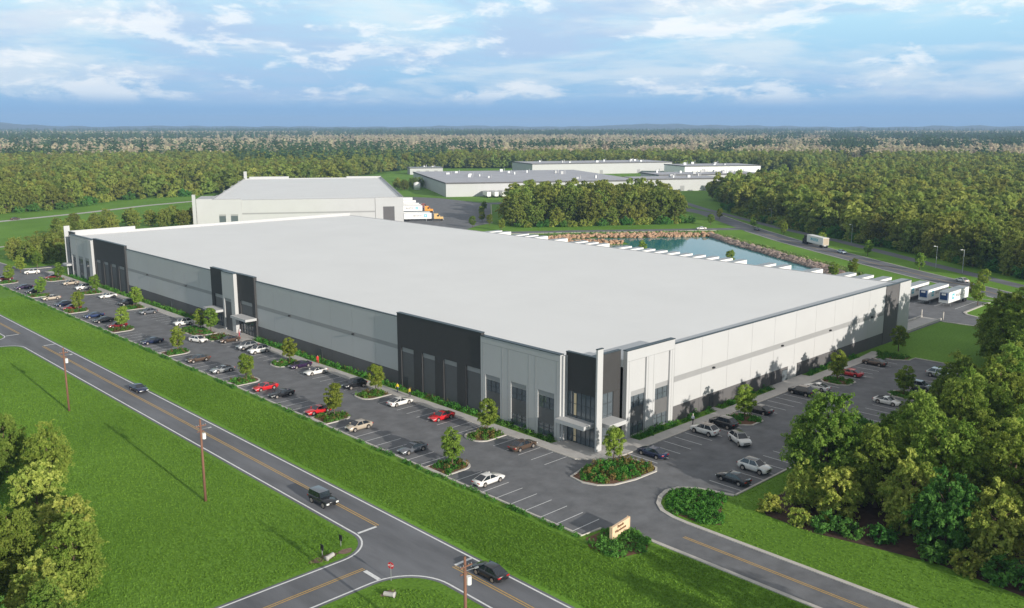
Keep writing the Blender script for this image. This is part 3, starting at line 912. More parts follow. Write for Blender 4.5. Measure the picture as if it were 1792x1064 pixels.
# --- north and east walls and their parapets
m = MB(); m.box(XW + .3, 23, YN - .35, YN, 0, ZH + .2); m.box(23, XE, YN - .35, YN, 0, ZT); part('rear_wall', m, M_WALL)
m = MB(); m.box(XE - .35, XE, YW + .36, YN - .36, 0, 12.38); part('dock_wall', m, M_WALL)
part('parapet_cap', cap, M_CAP)
for k in range(38):
    yy = 9 + k * 5.5
    if yy > 225: break
    m = MB(); m.box(XE, XE + .08, yy - 1.35, yy + 1.35, 1.2, 4.0); part('dock_door', m, M_BAND)
# ramp walls and bollards at the dock end
rw = empty('loading_ramp', (112, 4.4, 0), 0, 'concrete ramp with two low white side walls at the far right corner of the warehouse', 'ramp')
m = MB(); m.box(0, 24, -2.2, 2.2, 0, .12); m.build('ramp_slab', M_CONC, rw)
for s in (-1, 1):
    m = MB(); m.box(.1, 23.6, s * 2.4 - .18, s * 2.4 + .18, 0, .55); m.build('side_wall', M_KERB, rw)
for i, (x, y, l) in enumerate(((135.6, 6.9, 'tall white bollard at the inner end of the loading ramp wall'), (136.4, 1.8, 'tall white bollard at the end of the ramp wall beside the lawn'))):
    e = empty('bollard', (x, y, 0), 0, l, 'bollard', 'bollards at the loading ramp')
    MB().tube([(0, 0, 0), (0, 0, 1.9)], [.16, .16], 10).build('post', M_KERB, e, True)
    MB().tube([(0, 0, 1.9), (0, 0, 2.0), (0, 0, 2.08)], [.17, .15, .06], 10).build('cap', M_KERB, e, True)

# ------------------------------------------------------------------ second warehouse behind
B2P = Vector((103.9, 341.8)); B2A = math.atan2(291.4 - 341.8, 183.8 - 103.9)
b2 = empty('warehouse', (B2P.x, B2P.y, 0), B2A, 'white flat-roofed warehouse directly behind the big one, seen end on', 'warehouse')
W2, D2 = 94.5, 192.0
def p2(name, mb, m): return part(name, mb, m, b2)
p2('roof', MB().box(.35, W2 - .35, .35, D2 - .35, 11.4, 12.05), M_ROOF)
m = panel_run_y(14, 80, 0, .35, 0, 12.4, 8); p2('wall_panel', m, M_WALL)
m = MB(); m.box(0, 3.0, -.4, .3, 0, 12.9); m.box(6.2, 8.6, -.4, .3, 0, 12.9); m.box(12, 14, -.4, .3, 0, 12.9); m.box(3, 6.2, -.4, .3, 5.4, 12.9); m.box(8.6, 12, -.4, .3, 5.4, 12.9); p2('wall_panel', m, M_WALL)
for a, b in ((3.0, 6.2), (8.6, 12)):
    w = p2('window', MB().box(a, b, -.1, .05, 0, 4.6), M_GLASS); MB().box(a + 1.5, a + 1.6, -.14, -.1, 0, 4.6).build('mullions', M_MULL, w)
    p2('lintel_band', MB().box(a, b, -.15, .2, 4.62, 5.39), M_BAND)
p2('accent_band', MB().box(14.1, 79.9, -.03, .05, 5.2, 5.95), M_BAND)
m = MB(); m.box(80.1, W2, -.3, .35, 8, 12.7); m.box(80.1, 84, -.3, .35, 0, 7.99); m.box(89.8, W2, -.3, .35, 0, 7.99); p2('wall_panel', m, M_WALL)
p2('infill_panel', MB().box(84, 89.8, -.1, .3, 0, 7.99), M_BASE)
m = MB(); m.box(W2 - .35, W2, .4, D2, 0, 12.6); m.box(0, W2 - .4, D2 - .35, D2, 0, 12.6); m.box(0, .35, .35, D2 - .4, 0, 12.9)
m.box(3, 30, D2 - .4, D2 + .3, 0, 13.8); m.box(70, W2, D2 - .4, D2 + .3, 0, 13.4); m.box(-.6, 1.4, D2 - 1.2, D2 + .4, 0, 17.5)
for yy in (22, 62, 104, 150): m.box(-1.0, .4, yy, yy + 8, 0, 12.9)
p2('side_wall', m, M_WALL)
c = MB(); c.box(14, 80, -.08, .42, 12.4, 12.5); c.box(-.05, 14, -.48, .4, 12.9, 13.0); c.box(80, W2, -.38, .42, 12.7, 12.8); c.box(-.1, .42, .5, D2 - .5, 12.9, 13.0); c.box(W2 - .42, W2 + .08, .5, D2 - .5, 12.9, 13.0); p2('parapet_cap', c, M_BAND)
m = MB(); m.box(-9, -7.5, -3, -1.5, 0, 15.5); p2('corner_fin', m, M_WALL)
m = MB(); m.box(-7.5, 0, -.5, 20, 0, 13.2); p2('office_wing', m, M_WALL)

# ------------------------------------------------------------------ older industrial buildings in the distance
def shed(name, x, y, ang, w, d, h, roofm, wallm, label, units=6, seed=0, sidegrey=True):
    e = empty(name, (x, y, 0), ang, label, 'building', 'older industrial buildings beyond the grove')
    g = random.Random(seed)
    part('wall', MB().box(0, w, 0, d, 0, h - .3), wallm, e)
    part('roof', MB().box(-.4, w + .4, -.4, d + .4, h - .28, h), roofm, e)
    t = MB(); t.box(-.45, w + .45, -.45, -.3, h - .8, h + .15); t.box(-.45, -.3, -.3, d + .3, h - .8, h + .15); part('eaves_trim', t, M_BASE if sidegrey else M_WALL, e)
    for i in range(units):
        ux, uy = g.uniform(.1, .9) * w, g.uniform(.15, .9) * d
        sx, sy, sz = g.uniform(1, 3), g.uniform(1, 3), g.uniform(1, 2.4)
        u = MB(); u.box(ux, ux + sx, uy, uy + sy, h, h + sz); u.tube([(ux + sx + 1.2, uy, h), (ux + sx + 1.2, uy, h + sz + 1)], [.3, .3], 8)
        part('roof_unit', u, [M_STEEL, M_WALL][g.random() > .5], e)
    for i in range(3):
        a = w * (.2 + .27 * i)
        part('door', MB().box(a, a + 3.5, -.06, .02, 0, 4), M_BAND, e)
    return e
A3 = math.atan2(333 - 405, 430 - 304)
shed('industrial_building', 306, 404.5, A3, 146, 165, 9.8, M_GROOF, M_WALL, 'long low building with a wide grey roof and pale walls behind the dark grove', 14, 1)
shed('industrial_building', 444.5, 344, A3 + .0, 72, 34, 9.5, M_GROOF, M_WALL, 'pale shed with a shaded grey gable side, right of the long grey roof', 4, 2)
shed('industrial_building', 505, 371, A3, 98, 40, 9.5, M_GROOF, M_WALL, 'wide white building with many roof units, rightmost of the industrial row', 12, 3)
shed('industrial_building', 553, 566, A3 + .1, 160, 60, 11.5, M_GROOF, M_WALL, 'white block standing farthest back above the long grey roof', 9, 4)
shed('industrial_building', 640, 442, A3, 82, 50, 10.5, M_GROOF, M_TWHITE, 'white building with a brownish roof edge behind the right end of the row', 5, 5)
shed('utility_shed', 470, 660, A3, 34, 20, 7, M_STEEL, M_WALL, 'small pale blue roofed shed at the left end of the industrial row', 2, 6)
e = empty('storage_tank', (336, 476, 0), 0, 'small white storage tank among trees left of the long grey roof', 'tank')
part('tank_shell', MB().tube([(0, 0, 0), (0, 0, 5.2)], [2.6, 2.6], 20), M_TWHITE, e, smooth=True)
part('tank_roof', MB().tube([(0, 0, 5.2), (0, 0, 6.2)], [2.7, .3], 20), M_TWHITE, e)
bl = MB(); bl.box(1.08, 1.095, 5.0, 5.6, .3, 3.3); bl.box(1.08, 1.095, 5.0, 5.6, 4.5, 8.0)
part('interior_column', bl, mat('cream_column', (.80, .62, .38), .7), label='cream column just inside the corner glass')

# ------------------------------------------------------------------ cars
KIND = {  # length, width, height, belt height, nose z, x: windscreen base, roof front, roof rear, rear glass base; tail z; wheel radius
    'sedan': dict(L=4.80, W=1.86, H=1.45, zb=.94, zn=.74, zt=1.0, ws=1.22, rf=.30, rr=-.85, rb=-1.95, wr=.33, sill=.24),
    'coupe': dict(L=4.65, W=1.90, H=1.34, zb=.90, zn=.68, zt=.97, ws=1.0, rf=.12, rr=-.6, rb=-2.0, wr=.34, sill=.20),
    'suv':   dict(L=4.70, W=1.98, H=1.80, zb=1.16, zn=.94, zt=1.16, ws=1.22, rf=.42, rr=-1.35, rb=-2.12, wr=.37, sill=.32),
    'hatch': dict(L=4.45, W=1.84, H=1.52, zb=.98, zn=.78, zt=1.04, ws=1.25, rf=.34, rr=-.95, rb=-2.0, wr=.33, sill=.25),
    'jeep':  dict(L=4.45, W=1.88, H=1.84, zb=1.14, zn=1.02, zt=1.16, ws=.62, rf=.40, rr=-1.95, rb=-2.1, wr=.42, sill=.45),
}
def car_meshes(k):
    q = KIND[k]; L, W, H = q['L'], q['W'], q['H']; hl, hw = L / 2, W / 2
    wb = L * .585 / 2; wx = (wb + .02, -wb - .02 + .05)
    xs = set(np.linspace(-hl, hl, 25).tolist())
    ar = q['wr'] + .07
    for c in wx:
        for t in np.linspace(-1, 1, 13): xs.add(c + ar * t)
    xs = sorted(xs)
    v, f, mi = [], [], []
    box = k == 'jeep'
    def top(x):
        if x > q['ws']:
            t = (x - q['ws']) / (hl - q['ws']); return q['zb'] + (q['zn'] - q['zb']) * t ** (4 if box else 1.6) + .02 * math.sin(t * math.pi)
        if x < q['rb']:
            t = (q['rb'] - x) / max(.05, hl + q['rb']); return q['zb'] * (1 - t * .3) + q['zt'] * .3 * t if False else q['zb'] + (q['zt'] - q['zb']) * min(1, t * 2) - .10 * t ** 3
        return q['zb']
    def bot(x):
        z = q['sill']
        e = max(0, (abs(x) - (hl - .35)) / .35); z += .10 * e
        for c in wx:
            d = abs(x - c)
            if d < ar: z = max(z, q['wr'] + math.sqrt(ar * ar - d * d))
        return z
    def wid(x):
        e = abs(x) / hl
        return hw * (1 - (.05 if box else .17) * max(0, (e - .72) / .28) ** 2)
    ring = 10
    for x in xs:
        b, t, w = bot(x), top(x), wid(x)
        inn = .97
        pr = [(w * .90, b), (w * .985, b + (t - b) * .25), (w, b + (t - b) * .55), (w * .975, t - .06 - .06 * (t - b)), (w * .90, t - .015)]
        for y, z in pr: v.append((x, y, z))
        for y, z in pr[::-1]: v.append((x, -y, z + 0))
    # crown line on the bonnet: middle vertices
    n = len(xs)
    for i in range(n - 1):
        for j in range(ring):
            j2 = (j + 1) % ring
            f.append((i * ring + j, (i + 1) * ring + j, (i + 1) * ring + j2, i * ring + j2)); mi.append(0)
    f.append(tuple(range(ring))); mi.append(0); f.append(tuple((n - 1) * ring + j for j in range(ring))[::-1]); mi.append(0)
    # bumpers, grille, dark sill strip
    body = MB(); body.v, body.f, body.mi = v, f, mi
    zb, cw, rw = q['zb'], hw * .88, hw * (.80 if box else .68)
    z1 = H
    A = [(q['ws'], -cw, zb - .03), (q['ws'], cw, zb - .03), (q['rf'], rw, z1 - .03), (q['rf'], -rw, z1 - .03)]
    B = [(q['rb'], -cw, zb - .03), (q['rb'], cw, zb - .03), (q['rr'], rw, z1 - .04), (q['rr'], -rw, z1 - .04)]
    body.quad(*A); body.quad(B[1], B[0], B[3], B[2])
    body.quad(A[1], B[1], B[2], A[2]); body.quad(B[0], A[0], A[3], B[3])
    body.box(hl - .03, hl + .012, -hw * .5, hw * .5, q['zn'] - .32, q['zn'] - .14, 1)
    body.box(hl - .06, hl + .015, -hw * .62, hw * .62, q['sill'] + .06, q['sill'] + .20, 1)
    body.box(-hl - .012, -hl + .05, -hw * .6, hw * .6, q['sill'] + .08, q['sill'] + .22, 1)
    for s in (-1, 1):
        body.box(q['ws'] - .35, q['ws'] - .12, s * (hw + .05) - .09, s * (hw + .05) + .09, zb + .02, zb + .16)
    for c in wx:   # dark wheel housing
        body.box(c - ar * .96, c + ar * .96, -hw * .72, hw * .72, q['sill'] + .02, q['wr'] * 2 + .05, 1)
    bme = body.mesh('body', [MATS['car_paint_white'], M_BLACK])
    # roof panel
    xm = (q['rf'] + q['rr']) / 2
    rfm = MB()
    n0 = 6; m0 = 5; base = 0
    for i in range(n0 + 1):
        x = q['rf'] + (q['rr'] - q['rf']) * i / n0
        for j in range(m0 + 1):
            y = -rw + 2 * rw * j / m0
            rfm.v.append((x, y, z1 - .035 + .05 * (1 - (y / rw) ** 2) * (1 - ((x - xm) / (q['rf'] - xm)) ** 4 * .9)))
    for i in range(n0):
        for j in range(m0):
            a = i * (m0 + 1) + j; rfm.f.append((a, a + 1, a + m0 + 2, a + m0 + 1)); rfm.mi.append(0)
    rme = rfm.mesh('roof', MATS['car_paint_white'])
    for me in (bme, rme): me.polygons.foreach_set('use_smooth', [True] * len(me.polygons))
    def glass(Q, ins, name, proud=.012):
        P = [Vector(p) for p in Q]; c = sum(P, Vector()) / 4
        nrm = (P[1] - P[0]).cross(P[2] - P[0]).normalized()
        if nrm.dot(c - Vector((c.x * .2, 0, zb))) < 0: nrm = -nrm
        out = []
        for p in P:
            d = c - p; out.append(p + d * ins + nrm * proud)
        mb = MB(); mb.quad(*out); mb.quad(*[o_ - nrm * .02 for o_ in out][::-1]); return mb.mesh(name, M_CARGLASS)
    G = {'windscreen': [glass(A, .07, 'windscreen')], 'rear_window': [glass([B[1], B[0], B[3], B[2]], .10, 'rear_window')]}
    sd = []
    for s in (-1, 1):
        def pt(x, top_):  # point on the side plane
            if top_: return (x, s * rw, z1 - .03)
            return (x, s * cw, zb - .03)
        mx = (q['ws'] + q['rb']) / 2 + .05; mt = (q['rf'] + q['rr']) / 2 + .05
        sd.append(glass([pt(q['ws'] - .12, 0), pt(mx, 0), pt(mt, 1), pt(q['rf'] - .02, 1)], .07, 'side_window'))
        sd.append(glass([pt(mx, 0), pt(q['rb'] + .12, 0), pt(q['rr'] + .02, 1), pt(mt, 1)], .08, 'side_window'))
    G['side_window'] = sd
    def lamp(x, y, z, sx, sy, sz, name, m):
        mb = MB(); mb.box(x - sx, x + sx, y - sy, y + sy, z - sz, z + sz); return mb.mesh(name, m)
    w_ = wid(hl)
    hlx = hl - .10
    HLm = [lamp(hlx, s * w_ * .80, q['zn'] - .14 + (.0 if not box else -.1), .12, .19, .07 if not box else .11, 'headlight', M_LAMP) for s in (-1, 1)]
    TLm = [lamp(-hl + .06, s * w_ * .80, q['zt'] - .24, .09, .20, .07, 'tail_light', M_TAIL) for s in (-1, 1)]
    ty = MB(); r, t = q['wr'], .11
    ty.tube([(0, -t, 0), (0, -t * .8, 0), (0, t * .8, 0), (0, t, 0)], [r * .93, r, r, r * .93], 18)
    tym = ty.mesh('tyre', M_TYRE); tym.polygons.foreach_set('use_smooth', [True] * len(tym.polygons))
    rm = MB(); rm.tube([(0, -t - .006, 0), (0, t + .006, 0)], [r * .66, r * .66], 14)
    rmm = rm.mesh('rim', M_RIM)
    return dict(body=bme, roof=rme, G=G, HL=HLm, TL=TLm, tyre=tym, rim=rmm, wx=wx, hw=hw, wr=r)
PAINT = {'white': ((.78, .76, .73), .0), 'silver': ((.42, .43, .44), .5), 'black': ((.012, .013, .016), 0), 'grey': ((.14, .15, .17), .3), 'beige': ((.50, .42, .33), .2),
         'brown': ((.10, .065, .045), .2), 'red': ((.55, .015, .02), 0), 'dark_red': ((.18, .012, .018), .1), 'navy': ((.01, .018, .06), .1), 'purple': ((.035, .015, .06), .2), 'blue': ((.02, .04, .12), .2), 'pale_blue': ((.45, .55, .66), .2)}
for k, (c, me) in PAINT.items():
    mat('car_paint_' + k, c, .28, metal=me, coat=.8, spec=.5)
CARM = {k: car_meshes(k) for k in KIND}
def new_ob(name, me, parent, loc=(0, 0, 0)):
    o = bpy.data.objects.new(name, me); o.location = loc; o.parent = parent; col.objects.link(o); return o
def car(kind, colr, x, y, head, label, roof=None, group=None, name='parked_car'):
    M = CARM[kind]
    e = empty(name, (x, y, .022), R(head), label, 'car', group)
    def paint(o, c):
        o.material_slots[0].link = 'OBJECT'; o.material_slots[0].material = MATS['car_paint_' + c]
    paint(new_ob('body', M['body'], e), colr)
    paint(new_ob('roof', M['roof'], e), roof or colr)
    for g in M['G']:
        for me in M['G'][g]: new_ob(g, me, e)
    for me in M['HL']: new_ob('headlight', me, e)
    for me in M['TL']: new_ob('tail_light', me, e)
    for wx in M['wx']:
        for s in (-1, 1):
            w = new_ob('wheel', M['tyre'], e, (wx, s * (M['hw'] - .12), M['wr']))
            new_ob('rim', M['rim'], w)
    return e
GO, GI, GR = 'cars parked along the hedge', 'cars parked along the warehouse walk', 'cars in the right lot'
car('sedan', 'white', -19.6, 2.6, 0, 'white sedan parked along the hedge, nearest the entrance sign', None, GO)
car('coupe', 'grey', -19.6, 19.7, 180, 'dark grey coupe parked along the hedge between the first and second islands', None, GO)
car('hatch', 'beige', -19.6, 33.9, 180, 'beige hatchback parked along the hedge just before the second island', None, GO)
car('coupe', 'red', -19.8, 45.9, 180, 'red car half hidden behind the second hedge-side tree', None, GO)
car('coupe', 'black', -19.4, 59.0, 180, 'black coupe parked along the hedge beside the bright red car', None, GO)
car('coupe', 'red', -19.4, 64.9, 180, 'bright red coupe parked along the hedge beside a black coupe', None, GO)
car('coupe', 'silver', -19.4, 82.2, 180, 'silver grey coupe parked along the hedge past the third island', None, GO)
car('sedan', 'brown', -19.3, 93.4, 180, 'dark brown sedan parked along the hedge before the fourth island', 'black', GO)
car('sedan', 'navy', -19.7, 116.0, 180, 'navy sedan alone along the hedge between the fourth and fifth islands', None, GO)
car('hatch', 'dark_red', -19.2, 138.2, 180, 'dark red hatchback against the fifth hedge-side island', None, GO)
car('sedan', 'black', -19.3, 147.0, 180, 'black sedan along the hedge next to a dark blue grey one', None, GO)
car('sedan', 'blue', -19.0, 154.5, 180, 'dark blue grey sedan along the hedge behind a black sedan', None, GO)
car('sedan', 'dark_red', -19.6, 169.4, 180, 'dark red sedan along the hedge past the sixth island', None, GO)
car('hatch', 'navy', -19.4, 176, 180, 'navy hatchback along the hedge beside a dark red sedan', None, GO)
car('sedan', 'beige', -19.0, 188, 180, 'beige sedan along the hedge before the seventh island', None, GO)
car('sedan', 'black', -19.0, 203, 180, 'black sedan along the hedge just past the seventh island', None, GO)
car('sedan', 'purple', -19.2, 212.6, 180, 'dark purple sedan far along the hedge', None, GO)
car('sedan', 'dark_red', -19.0, 233.5, 0, 'dark red sedan at the far left end of the hedge row', None, GO)
car('sedan', 'brown', -6.7, 9.0, 0, 'brown sedan parked along the walk, nearest the corner tower', None, GI)
car('coupe', 'red', -6.6, 28.6, 180, 'bright red coupe parked along the walk below the charcoal bay', None, GI)
car('coupe', 'white', -6.8, 40.0, 0, 'white coupe parked along the walk below the hi-vis people', None, GI)
car('suv', 'black', -6.6, 54.4, 180, 'black SUV parked along the walk beside the second walk-side island', None, GI)
car('coupe', 'white', -6.7, 67.9, 180, 'white coupe parked along the walk past the black SUV', 'black', GI)
car('coupe', 'purple', -6.3, 74.4, 180, 'dark purple coupe parked along the walk beside the third walk-side island', None, GI)
car('suv', 'white', -6.5, 91.2, 180, 'white SUV with black roof parked along the walk', 'black', GI)
car('suv', 'silver', -6.6, 96.3, 180, 'silver SUV with dark roof parked beside the white SUV', 'black', GI)
car('sedan', 'brown', -6.4, 105.2, 180, 'dark brown sedan parked beside the middle entrance bed', None, GI)
car('hatch', 'white', -11.6, 110.0, -70, 'white hatchback standing askew in the aisle by the middle entrance', None, None, 'moving_car')
car('suv', 'white', -6.3, 129.6, 180, 'white SUV with black roof just past the long entrance island', 'black', GI)
car('hatch', 'grey', -6.9, 149.5, 180, 'dark grey hatchback along the walk before the fourth walk-side island', None, GI)
car('suv', 'black', -6.4, 165.0, 180, 'black SUV along the walk past the fourth walk-side island', None, GI)
car('sedan', 'white', -6.2, 180.0, 180, 'white sedan along the walk below the far charcoal bay', None, GI)
car('suv', 'white', -6.5, 198.8, 180, 'white SUV with black roof along the walk near the far left corner', 'black', GI)
car('hatch', 'beige', -6.5, 210.5, 180, 'beige hatchback along the walk near the far left corner', None, GI)
car('sedan', 'dark_red', -6.8, 226.5, 180, 'dark red sedan behind the sixth walk-side tree', None, GI)
car('suv', 'white', -8.5, 241.5, 165, 'white SUV in the aisle at the far left end of the lot', None, None, 'moving_car')
car('sedan', 'navy', 5.2, -6.6, 90, 'navy sedan parked in the right lot nearest the corner tower', None, GR)
car('suv', 'white', 19.2, -6.3, 90, 'white SUV with brown roof parked beside a black SUV in the right lot', 'brown', GR)
car('suv', 'black', 24.4, -6.4, 90, 'black SUV parked against the first island of the right lot', None, GR)
car('sedan', 'black', 35.1, -6.5, 90, 'black sedan parked just past the first island of the right lot', None, GR)
car('suv', 'black', 50.2, -6.2, 90, 'black SUV parked by the side doors in the right lot', 'brown', GR)
car('coupe', 'white', 55.3, -6.6, 90, 'white coupe parked beside the second island of the right lot', None, GR)
car('sedan', 'red', 69.0, -6.4, 90, 'red sedan parked past the second island of the right lot', None, GR)
car('sedan', 'brown', 80.5, -6.0, 90, 'brown sedan alone near the far end of the right lot', None, GR)
car('suv', 'white', 19.4, -12.6, -120, 'white SUV with black roof driving down the right lot aisle', 'black', None, 'moving_car')
car('sedan', 'black', 5.2, -20.6, 90, 'black sedan in the outer right row nearest the bend bed', None, GR)
car('suv', 'white', 10.9, -20.4, -90, 'white SUV with brown roof in the outer right row', 'brown', GR)
car('sedan', 'blue', 24.9, -20.2, -90, 'dark blue sedan half hidden by the wood edge in the outer right row', None, GR)
car('coupe', 'white', 56.0, -19.6, -90, 'white coupe in the outer right row seen over the wood', None, GR)
car('suv', 'grey', 68.9, -20.0, -90, 'dark grey SUV in the outer right row past the island', None, GR)
car('suv', 'silver', 80.5, -19.0, -90, 'silver SUV at the far end of the outer right row', None, GR)
car('coupe', 'navy', -36.9, 80.4, -88, 'small dark blue car driving on the main road beyond the jeep', None, None, 'moving_car')
car('jeep', 'black', -39.9, 12.4, -88, 'black boxy off-road car waiting at the junction stop line', 'grey', None, 'moving_car')
car('hatch', 'black', -37.2, -17.0, 90, 'black hatchback driving away on the near main road by the pole', None, None, 'moving_car')
BR = 'cars on the back roads'
car('sedan', 'pale_blue', 234.6, 77.9, 237, 'pale car on the back road behind the box truck', None, BR, 'moving_car')
car('sedan', 'white', 199.6, 20.3, 58, 'white car on the back road nearest the right picture edge', None, BR, 'moving_car')
car('sedan', 'navy', 281, 143.5, 230, 'small blue car on the back road ahead of the box truck', None, BR, 'moving_car')
car('sedan', 'white', 264.5, 163.5, 145, 'pinkish white car on the road along the pond', None, BR, 'moving_car')
car('sedan', 'brown', 41, 440.5, 14, 'brown car on the pale far left field road', None, BR, 'moving_car')

# ------------------------------------------------------------------ trailers and trucks
def star_mesh(s, m):
    mb = MB(); n = 7; c = [(0, 0)]
    pts = []
    for i in range(2 * n):
        r = s if i % 2 == 0 else s * .45
        a = math.pi / 2 + math.pi * i / n
        pts.append((math.cos(a) * r, math.sin(a) * r, 0))
    mb.v = pts; mb.f = [tuple(range(2 * n))]; mb.mi = [0]
    return mb.mesh('star', m)
TXT = text_mesh('MAERSK', 1.25, M_GREYTXT, .004, .03)
STAR = star_mesh(.55, M_TWHITE)
Lt, Wt = 14.2, 2.6
_t = MB(); _t.box(0, Lt, -Wt / 2, Wt / 2, 1.15, 4.1)
TB = _t.mesh('box', M_TWHITE)
_t = MB(); _t.box(.02, Lt - .02, -Wt / 2 - .02, Wt / 2 + .02, 4.1, 4.16); _t.box(.02, Lt - .02, -Wt / 2 - .03, Wt / 2 + .03, 1.1, 1.22); _t.box(.4, Lt - .3, -.5, .5, .85, 1.1)
TF = _t.mesh('frame_rail', M_STEEL)
_t = MB(); _t.box(-.28, 0, -.95, .95, 2.0, 3.9); _t.box(-.3, -.02, -1.0, 1.0, 3.0, 3.05)
TRU = _t.mesh('cooling_unit', M_BLUEP)
_t = MB(); _t.box(-.31, -.27, -.55, .55, 3.25, 3.75)
TRP = _t.mesh('unit_panel', M_TWHITE)
_t = MB(); _t.box(Lt - .02, Lt + .03, -1.2, -.02, 1.25, 4.0); _t.box(Lt - .02, Lt + .03, .02, 1.2, 1.25, 4.0)
TD = _t.mesh('rear_door', M_TWHITE)
_t = MB(); _t.tube([(0, -.28, 0), (0, .28, 0)], [.5, .5], 16); TWH = _t.mesh('wheel', M_TYRE)
_t = MB(); _t.box(-.08, .08, -.08, .08, -1.15, 0); _t.box(-.18, .18, -.15, .15, -1.17, -1.1); TLG = _t.mesh('landing_leg', M_STEEL)
_t = MB(); _t.box(-.75, .75, -.012, 0, -.75, .75); TSQ = _t.mesh('emblem', M_TEAL)
def trailer(x, y, ang, label, group, detail=True, legs=True):
    e = empty('trailer', (x, y, .03), ang, label, 'trailer', group)
    new_ob('box', TB, e); new_ob('frame_rail', TF, e); new_ob('rear_door', TD, e)
    if detail:
        new_ob('cooling_unit', TRU, e); new_ob('unit_panel', TRP, e)
    for xx in (Lt - 1.2, Lt - 2.4):
        for s in (-1, 1): new_ob('wheel', TWH, e, (xx, s * 1.0, .5))
    if legs:
        for s in (-1, 1): new_ob('landing_leg', TLG, e, (2.6, s * .9, 1.15))
    if detail:
        for s in (-1, 1):
            q = new_ob('emblem', TSQ, e, (3.1, s * (Wt / 2 + .004) , 2.75)); 
            if s > 0: q.rotation_euler = (0, 0, math.pi); q.location.y += 0
            st = new_ob('star', STAR, q, (0, -.02, 0)); st.rotation_euler = (math.pi / 2, 0, 0)
            t = new_ob('lettering', TXT, e, (7.2, s * (Wt / 2 + .012), 2.75)); t.rotation_euler = (math.pi / 2, 0, 0 if s < 0 else math.pi)
    return e
trailer(153.6, 8.4, 0, 'nearest white refrigerated trailer beyond the right corner, with teal emblem on its side', 'trailers parked across the court')
trailer(153.6, 13.9, 0, 'white refrigerated trailer, second from the lawn beyond the right corner', 'trailers parked across the court')
trailer(153.6, 19.4, 0, 'white refrigerated trailer partly hidden by the right corner of the warehouse', 'trailers parked across the court')
skip = {6, 8, 11, 13, 22, 23, 26, 28, 32, 34}
k = 0
for i in range(3, 36):
    yy = 8.4 + 5.5 * i
    if i in (7, 9, 12, 23, 27, 29, 33): continue
    trailer(153.6, yy, 0, 'white trailer roof showing past the roof edge, %s in the row from the right corner' % (ORD[k]), 'trailers parked across the court', detail=False)
    k += 1
def tractor(x, y, ang, m, label):
    e = empty('truck_tractor', (x, y, .03), ang, label, 'truck', 'tractors docked behind')
    b = MB(); b.box(-.2, 2.0, -1.2, 1.2, 1.0, 3.7); b.box(2.0, 2.9, -1.15, 1.15, 1.0, 2.75)
    b.v += [(2.0, -1.15, 3.6), (2.0, 1.15, 3.6), (2.9, 1.1, 2.76), (2.9, -1.1, 2.76)]; n = len(b.v) - 4; b.f.append((n, n + 3, n + 2, n + 1)); b.mi.append(0)
    b.box(2.9, 4.6, -1.0, 1.0, .8, 2.0)
    part('cab', b, m, e)
    part('chassis', MB().box(-3.4, 4.7, -.5, .5, .6, 1.0), M_BLACK, e)
    part('bumper', MB().box(4.6, 4.85, -1.15, 1.15, .4, .95), M_STEEL, e)
    for s in (-1, 1):
        part('side_window', MB().box(1.3, 2.4, s * 1.2 - .02, s * 1.2 + .02, 2.2, 3.0), M_CARGLASS, e)
        part('exhaust_stack', MB().tube([(-.35, s * 1.0, 1), (-.35, s * 1.0, 4.1)], [.1, .1], 8), M_STEEL, e)
    w_ = MB(); w_.quad((2.03, -1.0, 3.55), (2.95, -1.0, 2.82), (2.95, 1.0, 2.82), (2.03, 1.0, 3.55)); part('windscreen', w_, M_CARGLASS, e)
    for xx in (-2.9, -1.6, 3.7):
        for s in (-1, 1): new_ob('wheel', TWH, e, (xx, s * .95, .5))
    return e
dv = Vector((math.cos(B2A), math.sin(B2A)))
bv = Vector((-dv.y, dv.x))
mat('tan_truck_paint', (.60, .40, .16), .4); mat('orange_truck_paint', (.70, .30, .05), .4); mat('dark_red_truck_paint', (.22, .07, .06), .4)
for i, (off, m, l1, l2) in enumerate([(2.0, 'tan_truck_paint', 'nearest', 'tan truck tractor, nearest of the three behind the big roof'), (48.0, 'orange_truck_paint', 'middle', 'orange truck tractor between a tan and a dark red one'), (66, 'dark_red_truck_paint', 'farthest teal-marked', 'dark reddish truck tractor behind the orange one')]):
    p = B2P + dv * (W2 + .3) + bv * off
    q = p + dv * (Lt)
    e = trailer(q.x, q.y, B2A + math.pi, l1 + ' white semi-trailer backed to the second warehouse', 'trailers docked at the second warehouse', True, True)
    q = p + dv * (Lt + 1.6)
    tractor(q.x, q.y, B2A, MATS[m], l2)
for i, off in enumerate((9.0, 57.0, 86.0, 108.0)):
    p = B2P + dv * (W2 + .3 + Lt) + bv * off
    trailer(p.x, p.y, B2A + math.pi, 'plain white trailer docked at the second warehouse, %s from the near corner' % ORD[i], 'trailers docked at the second warehouse', False)
for i in range(8):
    p = Vector((345, 380)).lerp(Vector((307, 402)), 0) + Vector((math.cos(A3), math.sin(A3))) * (-6 + i * 5.0) + Vector((0, 0))
    q = Vector((330.5, 388.5)) + Vector((math.cos(A3), math.sin(A3))) * (i * 5.4 - 2)
    trailer(q.x, q.y, A3 - math.pi / 2, 'white trailer backed against the long grey-roofed building, %s from the left' % ORD[i], 'trailers at the grey-roofed building', False)
